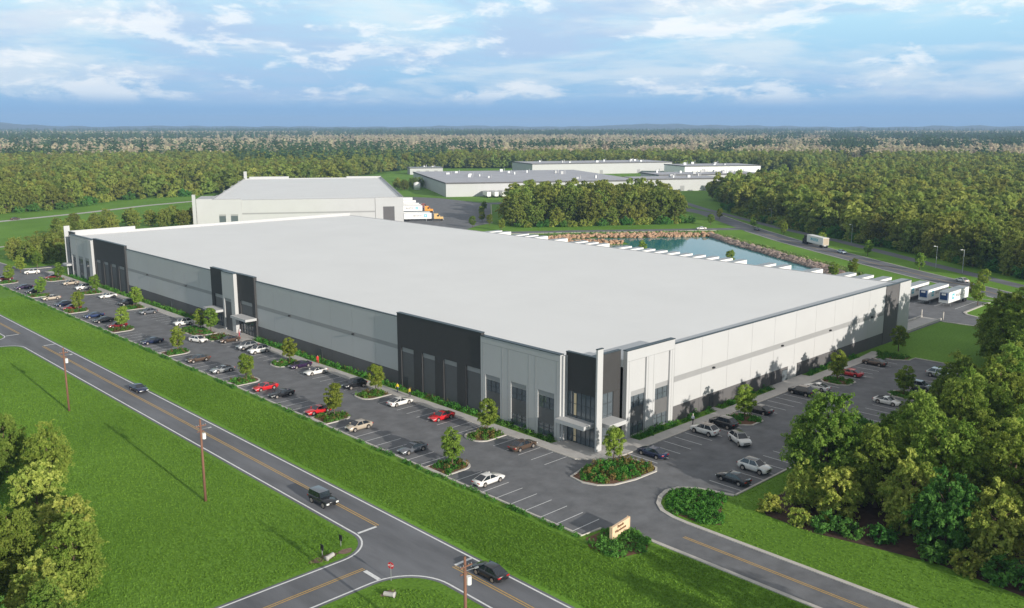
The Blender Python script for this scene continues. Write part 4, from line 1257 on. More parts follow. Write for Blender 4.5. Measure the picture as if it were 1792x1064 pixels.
# box truck on the back road
bt = empty('semi_truck', (251, 100.3, .03), R(57), 'white semi truck with teal lettering driving on the back road past the pond', 'truck')
part('box', MB().box(-13, 0, -1.3, 1.3, 1.15, 4.1), M_TWHITE, bt)
part('rear_door', MB().box(-13.05, -13.0, -1.2, 1.2, 1.25, 4.0), MATS['car_paint_beige'], bt)
part('cab', MB().box(.8, 2.6, -1.2, 1.2, 1.0, 3.5).box(2.6, 4.0, -1.05, 1.05, .9, 2.1), M_BLACK, bt)
part('windscreen', MB().box(2.58, 2.65, -1.0, 1.0, 2.3, 3.2), M_CARGLASS, bt)
part('chassis', MB().box(-12.5, 4.0, -.5, .5, .7, 1.1), M_STEEL, bt)
for xx in (-12, -10.8, .2, 1.4, 3.3):
    for s in (-1, 1): new_ob('wheel', TWH, bt, (xx, s * 1.0, .5))
tx2 = text_mesh('MAERSK', 1.7, M_TEAL, .004, .03)
for s in (-1, 1):
    t = new_ob('lettering', tx2, bt, (-6.2, s * 1.32, 2.7)); t.rotation_euler = (math.pi / 2, 0, 0 if s < 0 else math.pi)

# ------------------------------------------------------------------ utility poles, lamps, sign, small roadside things
def pole(x, y, label):
    e = empty('utility_pole', (x, y, 0), 0, label, 'utility pole', 'wooden poles along the main road')
    MB().tube([(0, 0, -.2), (0, 0, 5.5), (0, 0, 11.3)], [.19, .16, .12], 10).build('shaft', M_WOOD, e, True)
    MB().box(-.7, .7, -.20, -.10, 10.38, 10.5).build('crossarm', M_WOOD, e)
    MB().box(-.45, .45, .10, .18, 9.55, 9.66).build('crossarm', M_WOOD, e)
    for u in (-.62, -.3, .3, .62): MB().tube([(u, -.15, 10.5), (u, -.15, 10.56), (u, -.15, 10.63)], [.03, .045, .02], 6).build('insulator', M_STEEL, e)
    MB().tube([(.34, -.12, 8.6), (.34, -.12, 9.35)], [.24, .24], 12).build('transformer', M_TWHITE, e)
    a = MB(); a.tube([(.1, 0, 9.9), (.5, -.2, 10.0), (.9, -.3, 10.0)], [.03, .03, .03], 6); a.box(.85, 1.3, -.38, -.22, 9.95, 10.05); a.build('lamp_arm', M_STEEL, e)
pole(-50.4, 76.7, 'wooden utility pole farthest up the main road')
pole(-50.6, 23.8, 'middle wooden utility pole on the lawn by the main road')
pole(-50.7, -28.6, 'nearest wooden utility pole at the bottom picture edge')
def lamp_post(x, y, h, ang, label):
    e = empty('street_lamp', (x, y, 0), ang, label, 'street lamp', 'street lamps along the back road')
    MB().tube([(0, 0, 0), (0, 0, h)], [.13, .08], 8).build('post', M_STEEL, e)
    MB().tube([(0, 0, h), (.9, 0, h + .15)], [.05, .04], 6).build('arm', M_STEEL, e)
    MB().box(.7, 1.5, -.16, .16, h + .08, h + .22).build('lamp_head', M_TWHITE, e)
for i, (x, y) in enumerate([(219.5, 27.5), (222.5, 37.5), (268.5, 90.5), (292.5, 110.8), (311, 153.5)]):
    lamp_post(x, y, 7.6 if i < 5 else 5, R(150), 'thin street lamp before the right wood, %s from the right picture edge' % ORD[i])
sg = empty('entrance_sign', (-19.3, -20.55, 0), R(8), 'tan stone sign with brown lettering standing in the bushy bed at the entrance', 'sign')
part('panel', MB().box(-1.9, 1.9, -.16, .16, .25, 1.85), M_TAN, sg)
part('plinth', MB().box(-2.05, 2.05, -.3, .3, 0, .25), M_CONC, sg)
part('end_cap', MB().box(-2.02, -1.9, -.2, .2, .25, 1.92).box(1.9, 2.02, -.2, .2, .25, 1.92), M_TAN, sg)
s1 = text_mesh('Bennie\nWarehouse', .52, M_BROWNTXT, .012, .012)
o = new_ob('lettering', s1, sg, (-.15, -.175, 1.34)); o.rotation_euler = (math.pi / 2, 0, 0)
st = empty('stop_sign', (-45.6, -10.3, 0), R(20), 'small red stop sign on a thin post beside the side street', 'sign')
MB().tube([(0, 0, 0), (0, 0, 2.1)], [.04, .04], 6).build('post', M_STEEL, st)
oc = MB(); oc.tube([(-.02, 0, 1.8), (.02, 0, 1.8)], [.40, .40], 8); oc.build('sign_plate', mat('stop_red', (.5, .02, .03), .5), st)
tt_ = text_mesh('STOP', .3, M_TWHITE, .003, .005); o = new_ob('lettering', tt_, st, (-.025, 0, 1.8)); o.rotation_euler = (math.pi / 2, 0, -math.pi / 2)
def marker(x, y, label):
    e = empty('marker_post', (x, y, 0), 0, label, 'post', 'dark marker posts by the culvert')
    MB().tube([(0, 0, 0), (0, 0, 1.0)], [.05, .05], 6).build('post', M_STEEL, e)
    MB().box(-.04, .04, -.28, .28, .75, 1.45).build('plate', M_BLACK, e)
marker(-47.9, -.2, 'dark marker plate on a post beside the pale culvert mouth')
marker(-45.0, .4, 'dark marker plate on a post nearest the junction corner')
def culvert(x, y, ang, label):
    e = empty('culvert_pipe', (x, y, .28), R(ang), label, 'culvert pipe', 'culvert ends at the side street')
    n = 16; mb = MB()
    mb.tube([(-1.0, 0, 0), (.7, 0, 0), (1.0, 0, 0), (.98, 0, 0), (.7, 0, 0), (-.9, 0, 0)], [.32, .34, .46, .40, .28, .26], n, cap=False)
    mb.build('pipe', M_CONC, e, True); e.scale = (.62, .75, .75)
    MB().tube([(-.9, 0, 0), (-.88, 0, 0)], [.26, .26], n).build('painted_pipe_shade', M_BLACK, e)  # black disc: shade inside the pipe put in as colour
culvert(-47.6, -1.3, 200, 'pale culvert pipe end in the ditch beside the marker posts')
culvert(-47.7, -12.9, -60, 'pale flared culvert pipe end on the lawn below the stop sign')
sm = MB()
for (cx, cy, rx, ry) in ((-48.0, -.8, 1.9, .7), (-45.3, -1.0, .9, .6), (-47.4, -12.3, .9, .6)):
    sm.prism([(cx + rx * math.cos(t) * (1 + .2 * math.sin(3 * t)), cy + ry * math.sin(t)) for t in np.linspace(0, 2 * math.pi, 14)[:-1]], 0, .018, side=False)
struct('bare_soil', sm, mat('bare_soil', (.20, .13, .10), .95, .25, 2))

# ------------------------------------------------------------------ people
def person(x, y, head, label, shirt, trousers, skin=(.45, .28, .2), hat=None, stride=.25, z=.12):
    e = empty('person', (x, y, z), R(head), label, 'person')
    V = [(0, 0, .95), (0, 0, 1.12), (0, 0, 1.38), (.01, 0, 1.50), (.02, 0, 1.58), (.03, 0, 1.70)]
    Rr_ = [(.14, .17), (.12, .15), (.12, .19), (.055, .055), (.085, .08), (.09, .085)]
    E_ = [(0, 1), (1, 2), (2, 3), (3, 4), (4, 5)]
    for s in (-1, 1):
        i = len(V); st_ = stride * s
        V += [(0, s * .19, 1.42), (-.05 * s, s * .25, 1.16), (.10 - .10 * s, s * .26, .93), (.13 - .10 * s, s * .265, .86)]
        Rr_ += [(.06, .06), (.045, .045), (.032, .032), (.035, .022)]
        E_ += [(2, i), (i, i + 1), (i + 1, i + 2), (i + 2, i + 3)]
        for j in range(4):
            V.append((.165 - .10 * s - .022 * j, s * (.268 - .004 * j), .775 + .008 * abs(j - 1.3))); Rr_.append((.010, .010)); E_.append((i + 3, len(V) - 1))
        V.append((.17 - .10 * s, s * .245, .83)); Rr_.append((.011, .011)); E_.append((i + 3, len(V) - 1))
        i = len(V)
        V += [(.01, s * .10, .86), (st_ * .5, s * .105, .48), (st_, s * .11, .08), (st_ + .15, s * .115, .045)]
        Rr_ += [(.10, .10), (.065, .065), (.045, .045), (.05, .035)]
        E_ += [(0, i), (i, i + 1), (i + 1, i + 2), (i + 2, i + 3)]
    me = bpy.data.meshes.new('body'); me.from_pydata(V, E_, []); me.update()
    o = bpy.data.objects.new('body', me); col.objects.link(o)
    md = o.modifiers.new('s', 'SKIN'); md.use_smooth_shade = True
    for i, r in enumerate(Rr_): me.skin_vertices[0].data[i].radius = r
    me.skin_vertices[0].data[0].use_root = True
    sb = o.modifiers.new('b', 'SUBSURF'); sb.levels = 1; sb.render_levels = 1
    dg = bpy.context.evaluated_depsgraph_get()
    m2 = bpy.data.meshes.new_from_object(o.evaluated_get(dg))
    bpy.data.objects.remove(o)
    ms = [mat('skin_tone', skin, .6), mat('cloth_' + shirt[0], shirt[1], .8), mat('cloth_' + trousers[0], trousers[1], .8), M_BLACK]
    m2.materials.clear()
    for q in ms: m2.materials.append(q)
    for p in m2.polygons:
        c = p.center; arm = abs(c.y) > .20
        p.material_index = 0 if (c.z > 1.50 or (arm and c.z < .97)) else 1 if (c.z > 1.0 or (arm and c.z > .9)) else 3 if c.z < .10 else 2
    m2.name = 'body'
    new_ob('body', m2, e)
    hm = MB(); hm.ico((.0, 0, 1.755), (.115, .105, .08), jit=.02)
    hm.build('hair' if not hat else 'helmet', M_BLACK if not hat else mat('helmet_' + hat[0], hat[1], .4), e, True)
    f = MB(); f.box(.105, .135, -.012, .012, 1.66, 1.70); f.box(.10, .12, -.045, -.025, 1.70, 1.715); f.box(.10, .12, .025, .045, 1.70, 1.715); f.box(.10, .12, -.03, .03, 1.615, 1.625)
    f.build('face', ms[0], e)
    return e
YEL, DK, REDC, WHT, BLU = ('yellow', (.75, .55, .02)), ('dark', (.03, .03, .04)), ('red', (.55, .03, .03)), ('pale', (.65, .65, .7)), ('blue', (.05, .08, .2))
person(-2.6, 46.3, 200, 'person in yellow hi-vis top and blue trousers walking on the path by the charcoal bay', YEL, BLU)
person(-2.9, 42.2, 90, 'person in dark clothes with yellow shoulders standing below the charcoal bay', ('dark_yellow', (.45, .34, .03)), DK, stride=.05)
person(-2.2, 74.4, 250, 'person in red on the path in front of the pale wall', REDC, ('red', (.45, .03, .03)))
person(-1.6, 109.4, 200, 'person in pale shirt at the middle entrance', WHT, BLU)
person(-2.4, 108.2, 200, 'person in red trousers and pale top beside the middle entrance door', ('pinkish', (.5, .3, .28)), ('red', (.45, .03, .03)))
person(21.5, -2.4, 180, 'person in white top and dark trousers on the path above the parked SUVs', WHT, DK, hat=('white', (.8, .8, .8)))

# ------------------------------------------------------------------ trees
HEAD = math.atan2(.7222, .6917)
def in_view(x, y, margin=6, near=0):
    dx, dy = x - CAM.x, y - CAM.y
    a = np.abs((np.arctan2(dy, dx) - HEAD + np.pi) % (2 * np.pi) - np.pi)
    return a < R(29.8 + margin)
def tree(name, cm, tm, x, y, s, label, cat, group, rz=None, sz=None, z=0):
    e = empty(name, (x, y, z), rz if rz is not None else random.uniform(0, 6.28), label, cat, group)
    s2 = s * (sz or random.uniform(.92, 1.1))
    e.scale = (s, s, s2)
    t = new_ob('trunk', tm, e); c = new_ob('crown', cm, e)
    return e, c
STC = [crown_mesh('street_crown_%s' % c, 4.7, 1.35, 1.0, 85, 6000, .115, LF_STREET, 'oval', .29, s) for c, s in (('a', 1), ('b', 2), ('c', 3))]
STT = [trunk_mesh('street_trunk', 4.4, .09, 1.3, 1.2, 6, s) for s in (1, 2, 3)]
for i, k in enumerate(OUT_ISL):
    tree('street_tree', STC[i % 3], STT[i % 3], -18.9, k + 2.6, 1.12, 'young round-headed tree on the %s hedge-side island from the entrance sign' % ORD[i], 'tree', 'young trees along the hedge side of the lot', z=.1)
for i, k in enumerate(IN_ISL):
    tree('street_tree', STC[(i + 1) % 3], STT[i % 3], -5.6, k + 3.0, 1.1, 'young round-headed tree on the %s walk-side island from the corner tower' % ORD[i if i < 3 else i + 1], 'tree', 'young trees along the warehouse walk', z=.1)
tree('street_tree', STC[0], STT[0], -5.4, 122.0, 1.1, 'young tree on the long entrance island, nearer the picture left', 'tree', 'young trees along the warehouse walk', z=.1)
tree('street_tree', STC[1], STT[1], -4.9, 117.4, 1.15, 'young tree on the long entrance island, nearer the entrance doors', 'tree', 'young trees along the warehouse walk', z=.1)
tree('street_tree', STC[2], STT[2], -1.0, -4.3, 1.05, 'young tree on the big corner island below the corner tower', 'tree', None, z=.1)
for x, y, l in ((30.0, -6.9, 'young tree on the first island along the sunlit wall'), (63.2, -6.6, 'young tree on the second island along the sunlit wall'), (63.8, -19.2, 'young tree on the outer island of the right lot'), (95.5, -4.5, 'young dark tree on the lawn at the far right corner of the warehouse')):
    tree('street_tree', STC[int(x) % 3], STT[0], x, y, 1.2, l, 'tree', 'young trees in the right lot', z=.1)
for x, y, l in ((-2.6, 256, 'small tree at the far left end of the lot, beside the white SUV'), (-1.8, 264, 'small tree before the dark bushy group at the left'), (-10.5, 247, 'small tree at the far left lot corner')):
    tree('street_tree', STC[0], STT[0], x, y, 1.25, l, 'tree', 'small trees at the far left of the lot')
for i, (x, y) in enumerate([(170.3, 6.2), (194.5, 12.2), (213.5, 39.3), (234.8, 67.6), (252.5, 95.6), (272.5, 124.5), (288.5, 150), (285, 172), (312.5, 185), (177, 52), (186.5, 50), (178.5, 92), (176.5, 130), (190.5, 245), (204, 247.5), (192, 226), (212, 262), (232, 285), (252, 305), (163, 2.8)]):
    l = 'small roadside tree along the back road, %s from the right picture edge' % ORD[i] if i < 9 else ('small green tree by the pond or court edge, %s from the right' % ORD[i - 9])
    tree('street_tree', STC[i % 3], STT[i % 3], x, y, 1.2, l, 'tree', 'small trees by the back road and pond')

# broadleaf prototypes: fine (near) and medium (middle distance)
def protos(tag_, h, r, ncl, nl, size, m, seeds, tr=.28, z0=2.6, clump=.30, shape='wood', spray=False):
    return [(crown_mesh('crown_' + tag_, h, r, z0, ncl, nl, size, m, shape, clump, s, spray), trunk_mesh('trunk_' + tag_, h, tr, z0 + 1.5, r, 8, s)) for s in seeds]
NEARG = protos('broadleaf', 13.5, 4.6, 210, 30000, .20, LF_WOOD, (11, 12, 13), clump=.16, z0=1.4, spray=True)
NEARY = protos('yellow_broadleaf', 12.0, 4.4, 120, 17000, .30, LF_YELL, (21, 22), clump=.19, z0=.7, spray=True)
NEARD = protos('deep_broadleaf', 10.5, 4.0, 130, 16000, .25, LF_DEEP, (31, 32), clump=.18, z0=.4, spray=True)
MID = protos('wood_tree', 13.5, 4.7, 95, 5200, .42, LF_FAR, (41, 42, 43, 44), clump=.19, z0=1.2, spray=True)
GF = 'trees of the near wood at the right'
def nt(pr, x, y, s, label, group, name='broadleaf_tree'):
    c, t = random.choice(pr)
    e, c_ = tree(name, c, t, x, y, s, label, 'tree', group)
    k = random.uniform(.8, 1.0); e.scale = (s * k, s * k, s * random.uniform(1.0, 1.1)); return e, c_
front = [  # x, y, scale, prototype, label
    (10, -31.5, 1.1, NEARG, 'tall olive-green tree standing up at the left tip of the right wood'),
    (4.2, -31.5, .52, NEARY, 'yellow-green tree low at the left tip of the right wood'),
    (15.5, -30, .70, NEARD, 'deep green tree behind the tall one at the left tip of the right wood'),
    (4.5, -36, .62, NEARY, 'low yellow-green tree on the lawn edge, second along the front of the right wood'),
    (11, -38, .85, NEARG, None), (20, -31, .82, NEARD, 'deep green tree overlooking the outer right parking row'),
    (26, -33, .62, NEARG, None), (33, -34, .74, NEARG, None), (45, -41, 1.1, NEARG, None), (50, -33.5, .92, NEARG, None), (57, -40, 1.0, NEARG, None),
    (7, -44, .85, NEARY, 'large-leaved yellow-green tree in the middle of the right wood front'), (5, -49, .95, NEARD, None), (14, -45, 1.0, NEARG, None),
    (6, -54, .8, NEARY, 'yellow-green tree low at the right picture edge'), (22, -39, 1.0, NEARG, None), (30, -41, 1.05, NEARG, None), (40, -40, 1.05, NEARG, None), (17, -52, 1.0, NEARG, None),
    (50, -41, 1.1, NEARG, None), (66, -36, .9, NEARG, None), (75, -38, 1.15, NEARG, None), (82, -36, 1.32, NEARG, None), (90, -34, 1.35, NEARG, None), (98, -33, 1.42, NEARG, None), (62, -42, 1.15, NEARG, None),
    (78, -42, 1.2, NEARG, None), (106, -38, 1.5, NEARG, None), (88, -29.5, 1.1, NEARG, None), (97, -25, 1.1, NEARG, None), (103.5, -23, 1.12, NEARG, None), (90, -45, 1.3, NEARG, None), (109, -24, 1.12, NEARG, 'olive tree at the far lawn, topmost of the right wood'), (123, -22, .95, NEARG, None), (116, -32, 1.2, NEARG, None), (128, -30, 1.2, NEARG, None),
    (25, -52, 1.05, NEARG, None), (10, -61, 1.0, NEARG, None), (4, -62, .8, NEARD, None), (38, -52, 1.1, NEARG, None), (2, -70, .9, NEARD, None), (12, -72, 1.1, NEARG, None),
]
cnt = {}
def lab_n(t):
    cnt[t] = cnt.get(t, -1) + 1
    return t % ORD[cnt[t]]
for x, y, s, pr, l in front:
    g = {id(NEARG): 'olive', id(NEARY): 'yellow-green', id(NEARD): 'deep green'}[id(pr)]
    nt(pr, x, y, s, l or lab_n(g + ' tree inside the near right wood, %s of its kind from the left tip'), GF)
SHR = crown_mesh('shrub_crown', 2.6, 1.5, .1, 30, 3000, .17, LF_DEEP, 'oval', .3, 51, True)
SHY = crown_mesh('pale_shrub_crown', 2.4, 1.4, .1, 30, 2600, .19, LF_YELL, 'oval', .3, 52, True)
for i, (x, y, s, y_, l) in enumerate([(.3, -29.2, .9, 1, 'yellow-green rounded bush at the left tip of the right wood'), (-.4, -33.5, .8, 1, 'yellow-green bush on the lawn edge of the right wood, second from its tip'), (.2, -36.8, .85, 0, 'bright deep green bush on the lawn edge, third from the wood tip'), (.9, -39.6, .75, 0, 'deep green bush on the lawn edge, fourth from the wood tip'), (2.4, -43, .8, 0, 'deep green bush before the large-leaved tree'), (1.8, -49.0, .9, 0, 'deep green bush low on the lawn edge near the right picture edge'), (1.6, -52.4, 1.0, 1, 'pale bush low on the lawn edge near the right picture edge'), (2.2, -56, 1.0, 0, 'deep green bush in the bottom right corner'), (2.6, -60, 1.2, 0, 'deep green bush at the right picture edge, lowest')]):
    e = empty('bush', (x, y, 0), i * 1.3, l, 'bush', 'bushes along the front of the right wood'); e.scale = (s, s, s)
    new_ob('leaves', SHY if y_ else SHR, e)
wf = MB(); wf.prism([(-1.2, -29.5), (1.5, -27.2), (94, -28), (112, -19), (150, -22), (150, -100), (0, -100), (.2, -60), (1.2, -50), (-.3, -42), (-1.6, -36)], 0, .012, side=False)
struct('woodland_soil', wf, mat('woodland_soil', (.07, .04, .03), .95, .4, .8, bump=.4))
# clump at the lower left
GL = 'trees of the clump at the lower left'
for x, y, s, pr, l in [(-66.5, 53, .66, NEARG, 'olive tree at the top of the lower left clump'), (-63.8, 43, .66, NEARG, 'olive tree at the right side of the lower left clump'), (-71, 46, .7, NEARG, 'olive tree at the left picture edge in the lower left clump'),
                    (-68.5, 32, .66, NEARY, 'yellow-green tree in the middle of the lower left clump'), (-76, 30, .75, NEARD, 'deep green tree at the left picture edge of the lower left clump'), (-68.6, 20.5, .62, NEARY, 'yellow-green tree bulging right out of the lower left clump'),
                    (-75.5, 17, .75, NEARG, None), (-71.5, 9.5, .66, NEARG, None), (-76.5, 4, .7, NEARY, 'yellow-green tree at the bottom left picture corner'), (-80, 12, .8, NEARG, None), (-78, -3, .66, NEARG, None), (-83, 2, .8, NEARD, None), (-73, 60, .7, NEARG, None)]:
    nt(pr, x, y, s, l or lab_n('olive tree inside the lower left clump, %s counted downwards'), GL)
# trees beyond the lower picture edge whose shade falls on the lawn
for x, y, s in ((-29, -70, .85), (-22, -73, 1.0), (-36, -74, .9)):
    nt(NEARG, x, y, s, 'olive tree just below the picture edge by the entrance drive', 'trees below the picture')

# bushy group behind the far left corner
GB = 'dark bushy trees behind the far left corner'
for i, (x, y) in enumerate([(-3.5, 279), (-1.5, 271), (2.5, 265), (7, 261), (9, 268), (3, 276), (10, 278), (0, 287), (6, 292), (13, 288), (12, 300), (19, 296), (20, 308), (26, 318), (30, 330), (36, 322), (33, 345), (40, 352), (47, 343), (45, 362), (53, 356), (60, 363), (64, 372), (70, 355), (72, 366), (80, 360), (82, 349), (88, 357), (94, 366), (98, 352), (104, 362), (56, 345), (112, 368), (90, 345)]):
    c, t = random.choice(MID)
    tree('broadleaf_tree', c, t, x, y, .60 if y < 300 else .68, 'dark olive bushy tree behind the far left warehouse corner, %s from the field side' % ORD[i], 'tree', GB)
pt_, ct_ = MID[0]
tree('broadleaf_tree', MID[1][0], MID[1][1], 113, 346, .75, 'sparse reddish-green tree against the left end of the second warehouse', 'tree', None)
for i, (x, y) in enumerate([(326, 479), (341, 486), (350, 490), (329, 492), (350, 500)]):
    tree('broadleaf_tree', MID[i % 4][0], MID[i % 4][1], x, y, .7, 'tree around the white tank left of the long grey roof, %s from the left' % ORD[i], 'tree', 'trees around the white tank')

def edge_bushes(line, n, label, group, sc):
    P = [Vector(p) for p in line]; L_ = [0]
    for i in range(len(P) - 1): L_.append(L_[-1] + (P[i + 1] - P[i]).length)
    for k in range(n):
        t = L_[-1] * (k + random.uniform(.15, .85)) / n
        i = max(j for j in range(len(P)) if L_[j] <= t); i = min(i, len(P) - 2)
        q = P[i].lerp(P[i + 1], (t - L_[i]) / (L_[i + 1] - L_[i])) + Vector((random.uniform(-1.2, 1.2), random.uniform(-1.2, 1.2)))
        e = empty('bush', (q.x, q.y, 0), random.uniform(0, 6), label, 'bush', group); s_ = sc * random.uniform(.7, 1.35); e.scale = (s_, s_, s_)
        new_ob('leaves', SHR if random.random() < .6 else SHY, e)
edge_bushes([(206, 233), (225, 218), (250, 204), (272, 191), (285, 185)], 26, 'small green bush at the foot of the dark grove behind the pond road', 'bushes in front of the grove', 1.25)
edge_bushes([(214, -2), (222, 9), (252, 53), (275, 91), (303, 140), (338, 188), (376, 224)], 60, 'bluish-green bush at the foot of the big wood beyond the back road', 'bushes along the big wood', 1.6)
edge_bushes([(-20, 480), (40, 483), (80, 487), (124, 533), (190, 538)], 24, 'low bush at the foot of the left forest beyond the field road', 'bushes along the left forest', 1.6)
MIDWOOD = [(207, 236), (225, 221), (250, 207), (272, 194), (285, 189), (310, 210), (332, 238), (340, 262), (318, 300), (296, 318), (272, 304), (243, 274), (222, 252)]
RWOOD = [(212, -10), (221, 10), (252, 55), (276, 93), (304, 142), (340, 190), (378, 226), (420, 262), (520, 292), (640, 300), (780, 345), (2400, 900), (2400, -600), (260, -120)]
LWOOD = [(-400, 520), (-100, 470), (40, 486), (80, 490), (124, 536), (190, 541), (260, 545), (330, 560), (380, 640), (460, 700), (560, 760), (700, 640), (780, 480), (800, 400), (2400, 900), (1800, 2300), (-900, 1700)]
def scatter(poly, sp, dmax, jit=.42, extra=None):
    P = np.array(poly); x0, y0 = P.min(0); x1, y1 = P.max(0)
    X, Y = np.meshgrid(np.arange(x0, x1, sp), np.arange(y0, y1, sp))
    X = X.ravel() + rng.uniform(-jit, jit, X.size) * sp; Y = Y.ravel() + rng.uniform(-jit, jit, Y.size) * sp
    k = inpoly(X, Y, poly) & in_view(X, Y, 5) & (np.hypot(X - CAM.x, Y - CAM.y) < dmax)
    return X[k], Y[k]
DG = 1330
mx, my = scatter(MIDWOOD, 6.4, DG)
rx, ry = scatter(RWOOD, 7.0, DG)
lx, ly = scatter(LWOOD, 7.4, DG)
allp = [(x, y, 0) for x, y in zip(mx, my)] + [(x, y, 1) for x, y in zip(rx, ry)] + [(x, y, 2) for x, y in zip(lx, ly)]
allp.sort(key=lambda p: math.hypot(p[0] - CAM.x, p[1] - CAM.y))
NI = 190
LABW = ['olive tree in the dark grove between the pond road and the grey-roofed buildings', 'olive tree along the near edge of the big wood beyond the back road', 'olive tree along the near edge of the left forest beyond the field road']
GRW = ['trees of the grove behind the pond', 'near trees of the wood beyond the back road', 'near trees of the left forest']
midp = [p for p in allp if p[2] == 0]; rp_ = [p for p in allp if p[2] == 1][:110]; lp_ = [p for p in allp if p[2] == 2][:60]
ind = midp[:75] + rp_ + lp_
sel = set(id(p) for p in ind)
for p in ind:
    c, t = random.choice(MID)
    tree('broadleaf_tree', c, t, p[0], p[1], (random.uniform(.7, 1.28) if p[2] != 0 else random.choice((.7, .85, 1.0, 1.15, 1.3, 1.42))), LABW[p[2]], 'tree', GRW[p[2]])
rest = [p for p in allp if id(p) not in sel]
# low-detail kinds whose meshes the distant masses reuse: each also stands in the scene as a tree
def lowproto(nm, cm, x, y, s, label):
    e = empty(nm, (x, y, 0), 0, label, 'tree', 'scattered far trees'); e.scale = (s, s, s)
    new_ob('trunk', trunk_mesh('trunk_far', 12, .3, 4, 3, 4, 3), e)
    return new_ob('crown', cm, e)
FARG = [lowproto('broadleaf_tree', crown_mesh('crown_forest', 13.5, 4.9, 1.5, 34, 900, .85, LF_FAR, 'wood', .30, s), 600 + 40 * s, 1050 - 30 * s, 1, 'rounded olive tree inside the far green forest') for s in (61, 62, 63, 64)]
CONI = [lowproto('conifer_tree', crown_mesh('crown_conifer', 21, 3.6, 1.5, 60, 700, .9, LF_CONI, 'cone', .22, s), 700 + 3 * s, 1180 - s * 2, 1, 'dark pointed conifer at the back of the green forest') for s in (71, 72)]
BARE = [lowproto('bare_tree', crown_mesh('crown_bare', 17, 5.0, 1.5, 50, 1100, .8, LF_BARE, 'wood', .30, s), 560 + s, 1290 + s * 2, 1, 'leafless tan tree in the brown belt before the horizon') for s in (81, 82)]
def stuff_forest(name, pts, scl, objs, label, probs=None):
    n = len(pts)
    me = bpy.data.meshes.new(name)
    me.vertices.add(n)
    co = np.zeros((n, 3), np.float32); co[:, :2] = pts; me.vertices.foreach_set('co', co.ravel())
    a = me.attributes.new('sc', 'FLOAT', 'POINT'); a.data.foreach_set('value', scl.astype(np.float32))
    a = me.attributes.new('rz', 'FLOAT', 'POINT'); a.data.foreach_set('value', rng.uniform(0, 6.28, n).astype(np.float32))
    a = me.attributes.new('pk', 'INT', 'POINT'); a.data.foreach_set('value', rng.choice(len(objs), n, p=probs).astype(np.int32))
    o = bpy.data.objects.new(name, me); col.objects.link(o)
    ng = bpy.data.node_groups.new(name, 'GeometryNodeTree')
    ng.interface.new_socket('Geometry', in_out='INPUT', socket_type='NodeSocketGeometry')
    ng.interface.new_socket('Geometry', in_out='OUTPUT', socket_type='NodeSocketGeometry')
    nd, lk = ng.nodes, ng.links
    gi, go = nd.new('NodeGroupInput'), nd.new('NodeGroupOutput')
    iop = nd.new('GeometryNodeInstanceOnPoints'); iop.inputs['Pick Instance'].default_value = True
    jn = nd.new('GeometryNodeJoinGeometry')
    for ob in objs[::-1]:
        oi = nd.new('GeometryNodeObjectInfo'); oi.inputs[0].default_value = ob; oi.transform_space = 'ORIGINAL'
        gt = nd.new('GeometryNodeGeometryToInstance')
        lk.new(oi.outputs['Geometry'], gt.inputs[0]); lk.new(gt.outputs[0], jn.inputs[0])
    def attr(nm, ty):
        t = nd.new('GeometryNodeInputNamedAttribute'); t.data_type = ty; t.inputs['Name'].default_value = nm; return t.outputs['Attribute']
    cx = nd.new('ShaderNodeCombineXYZ'); lk.new(attr('rz', 'FLOAT'), cx.inputs[2])
    lk.new(gi.outputs[0], iop.inputs['Points']); lk.new(jn.outputs[0], iop.inputs['Instance'])
    lk.new(attr('pk', 'INT'), iop.inputs['Instance Index']); lk.new(cx.outputs[0], iop.inputs['Rotation']); lk.new(attr('sc', 'FLOAT'), iop.inputs['Scale'])
    lk.new(iop.outputs[0], go.inputs[0])
    md = o.modifiers.new('scatter', 'NODES'); md.node_group = ng
    return tag(o, label, 'forest', kind='stuff')
rp2 = np.array([(p[0], p[1]) for p in rest])
stuff_forest('forest', rp2, rng.uniform(.68, 1.38, len(rp2)), FARG, 'continuous olive-green forest filling the middle distance beyond the fields and roads')
# belts towards the horizon
def ring(n, d0, d1, power=1.0):
    d = d0 + (d1 - d0) * rng.uniform(0, 1, n) ** power
    a = HEAD + rng.uniform(-R(35), R(35), n)
    return CAM.x + np.cos(a) * d, CAM.y + np.sin(a) * d, d, a
x, y, d, a = ring(46000, 1290, 6500, 1.35)
f1 = np.sin(x * .0021 + 1.3) + np.sin(y * .0027) + np.sin((x + y) * .0053 + 2) * .8 + np.sin((x - 2 * y) * .017) * .5 + rng.normal(size=len(x)) * .35
con = f1 > .3 + np.clip((2600 - d) / 4000, -.5, .4)
sc = rng.uniform(.7, 1.2, len(x)) * (1 + (d - 1300) / 9000)
stuff_forest('bare_woodland', np.stack([x[~con], y[~con]], 1), sc[~con], BARE + FARG[:1], 'tan leafless woodland belt before the horizon', [.44, .44, .12])
stuff_forest('conifer_woodland', np.stack([x[con], y[con]], 1), sc[con] * 1.2, CONI, 'dark conifers scattered through the tan woodland before the horizon')
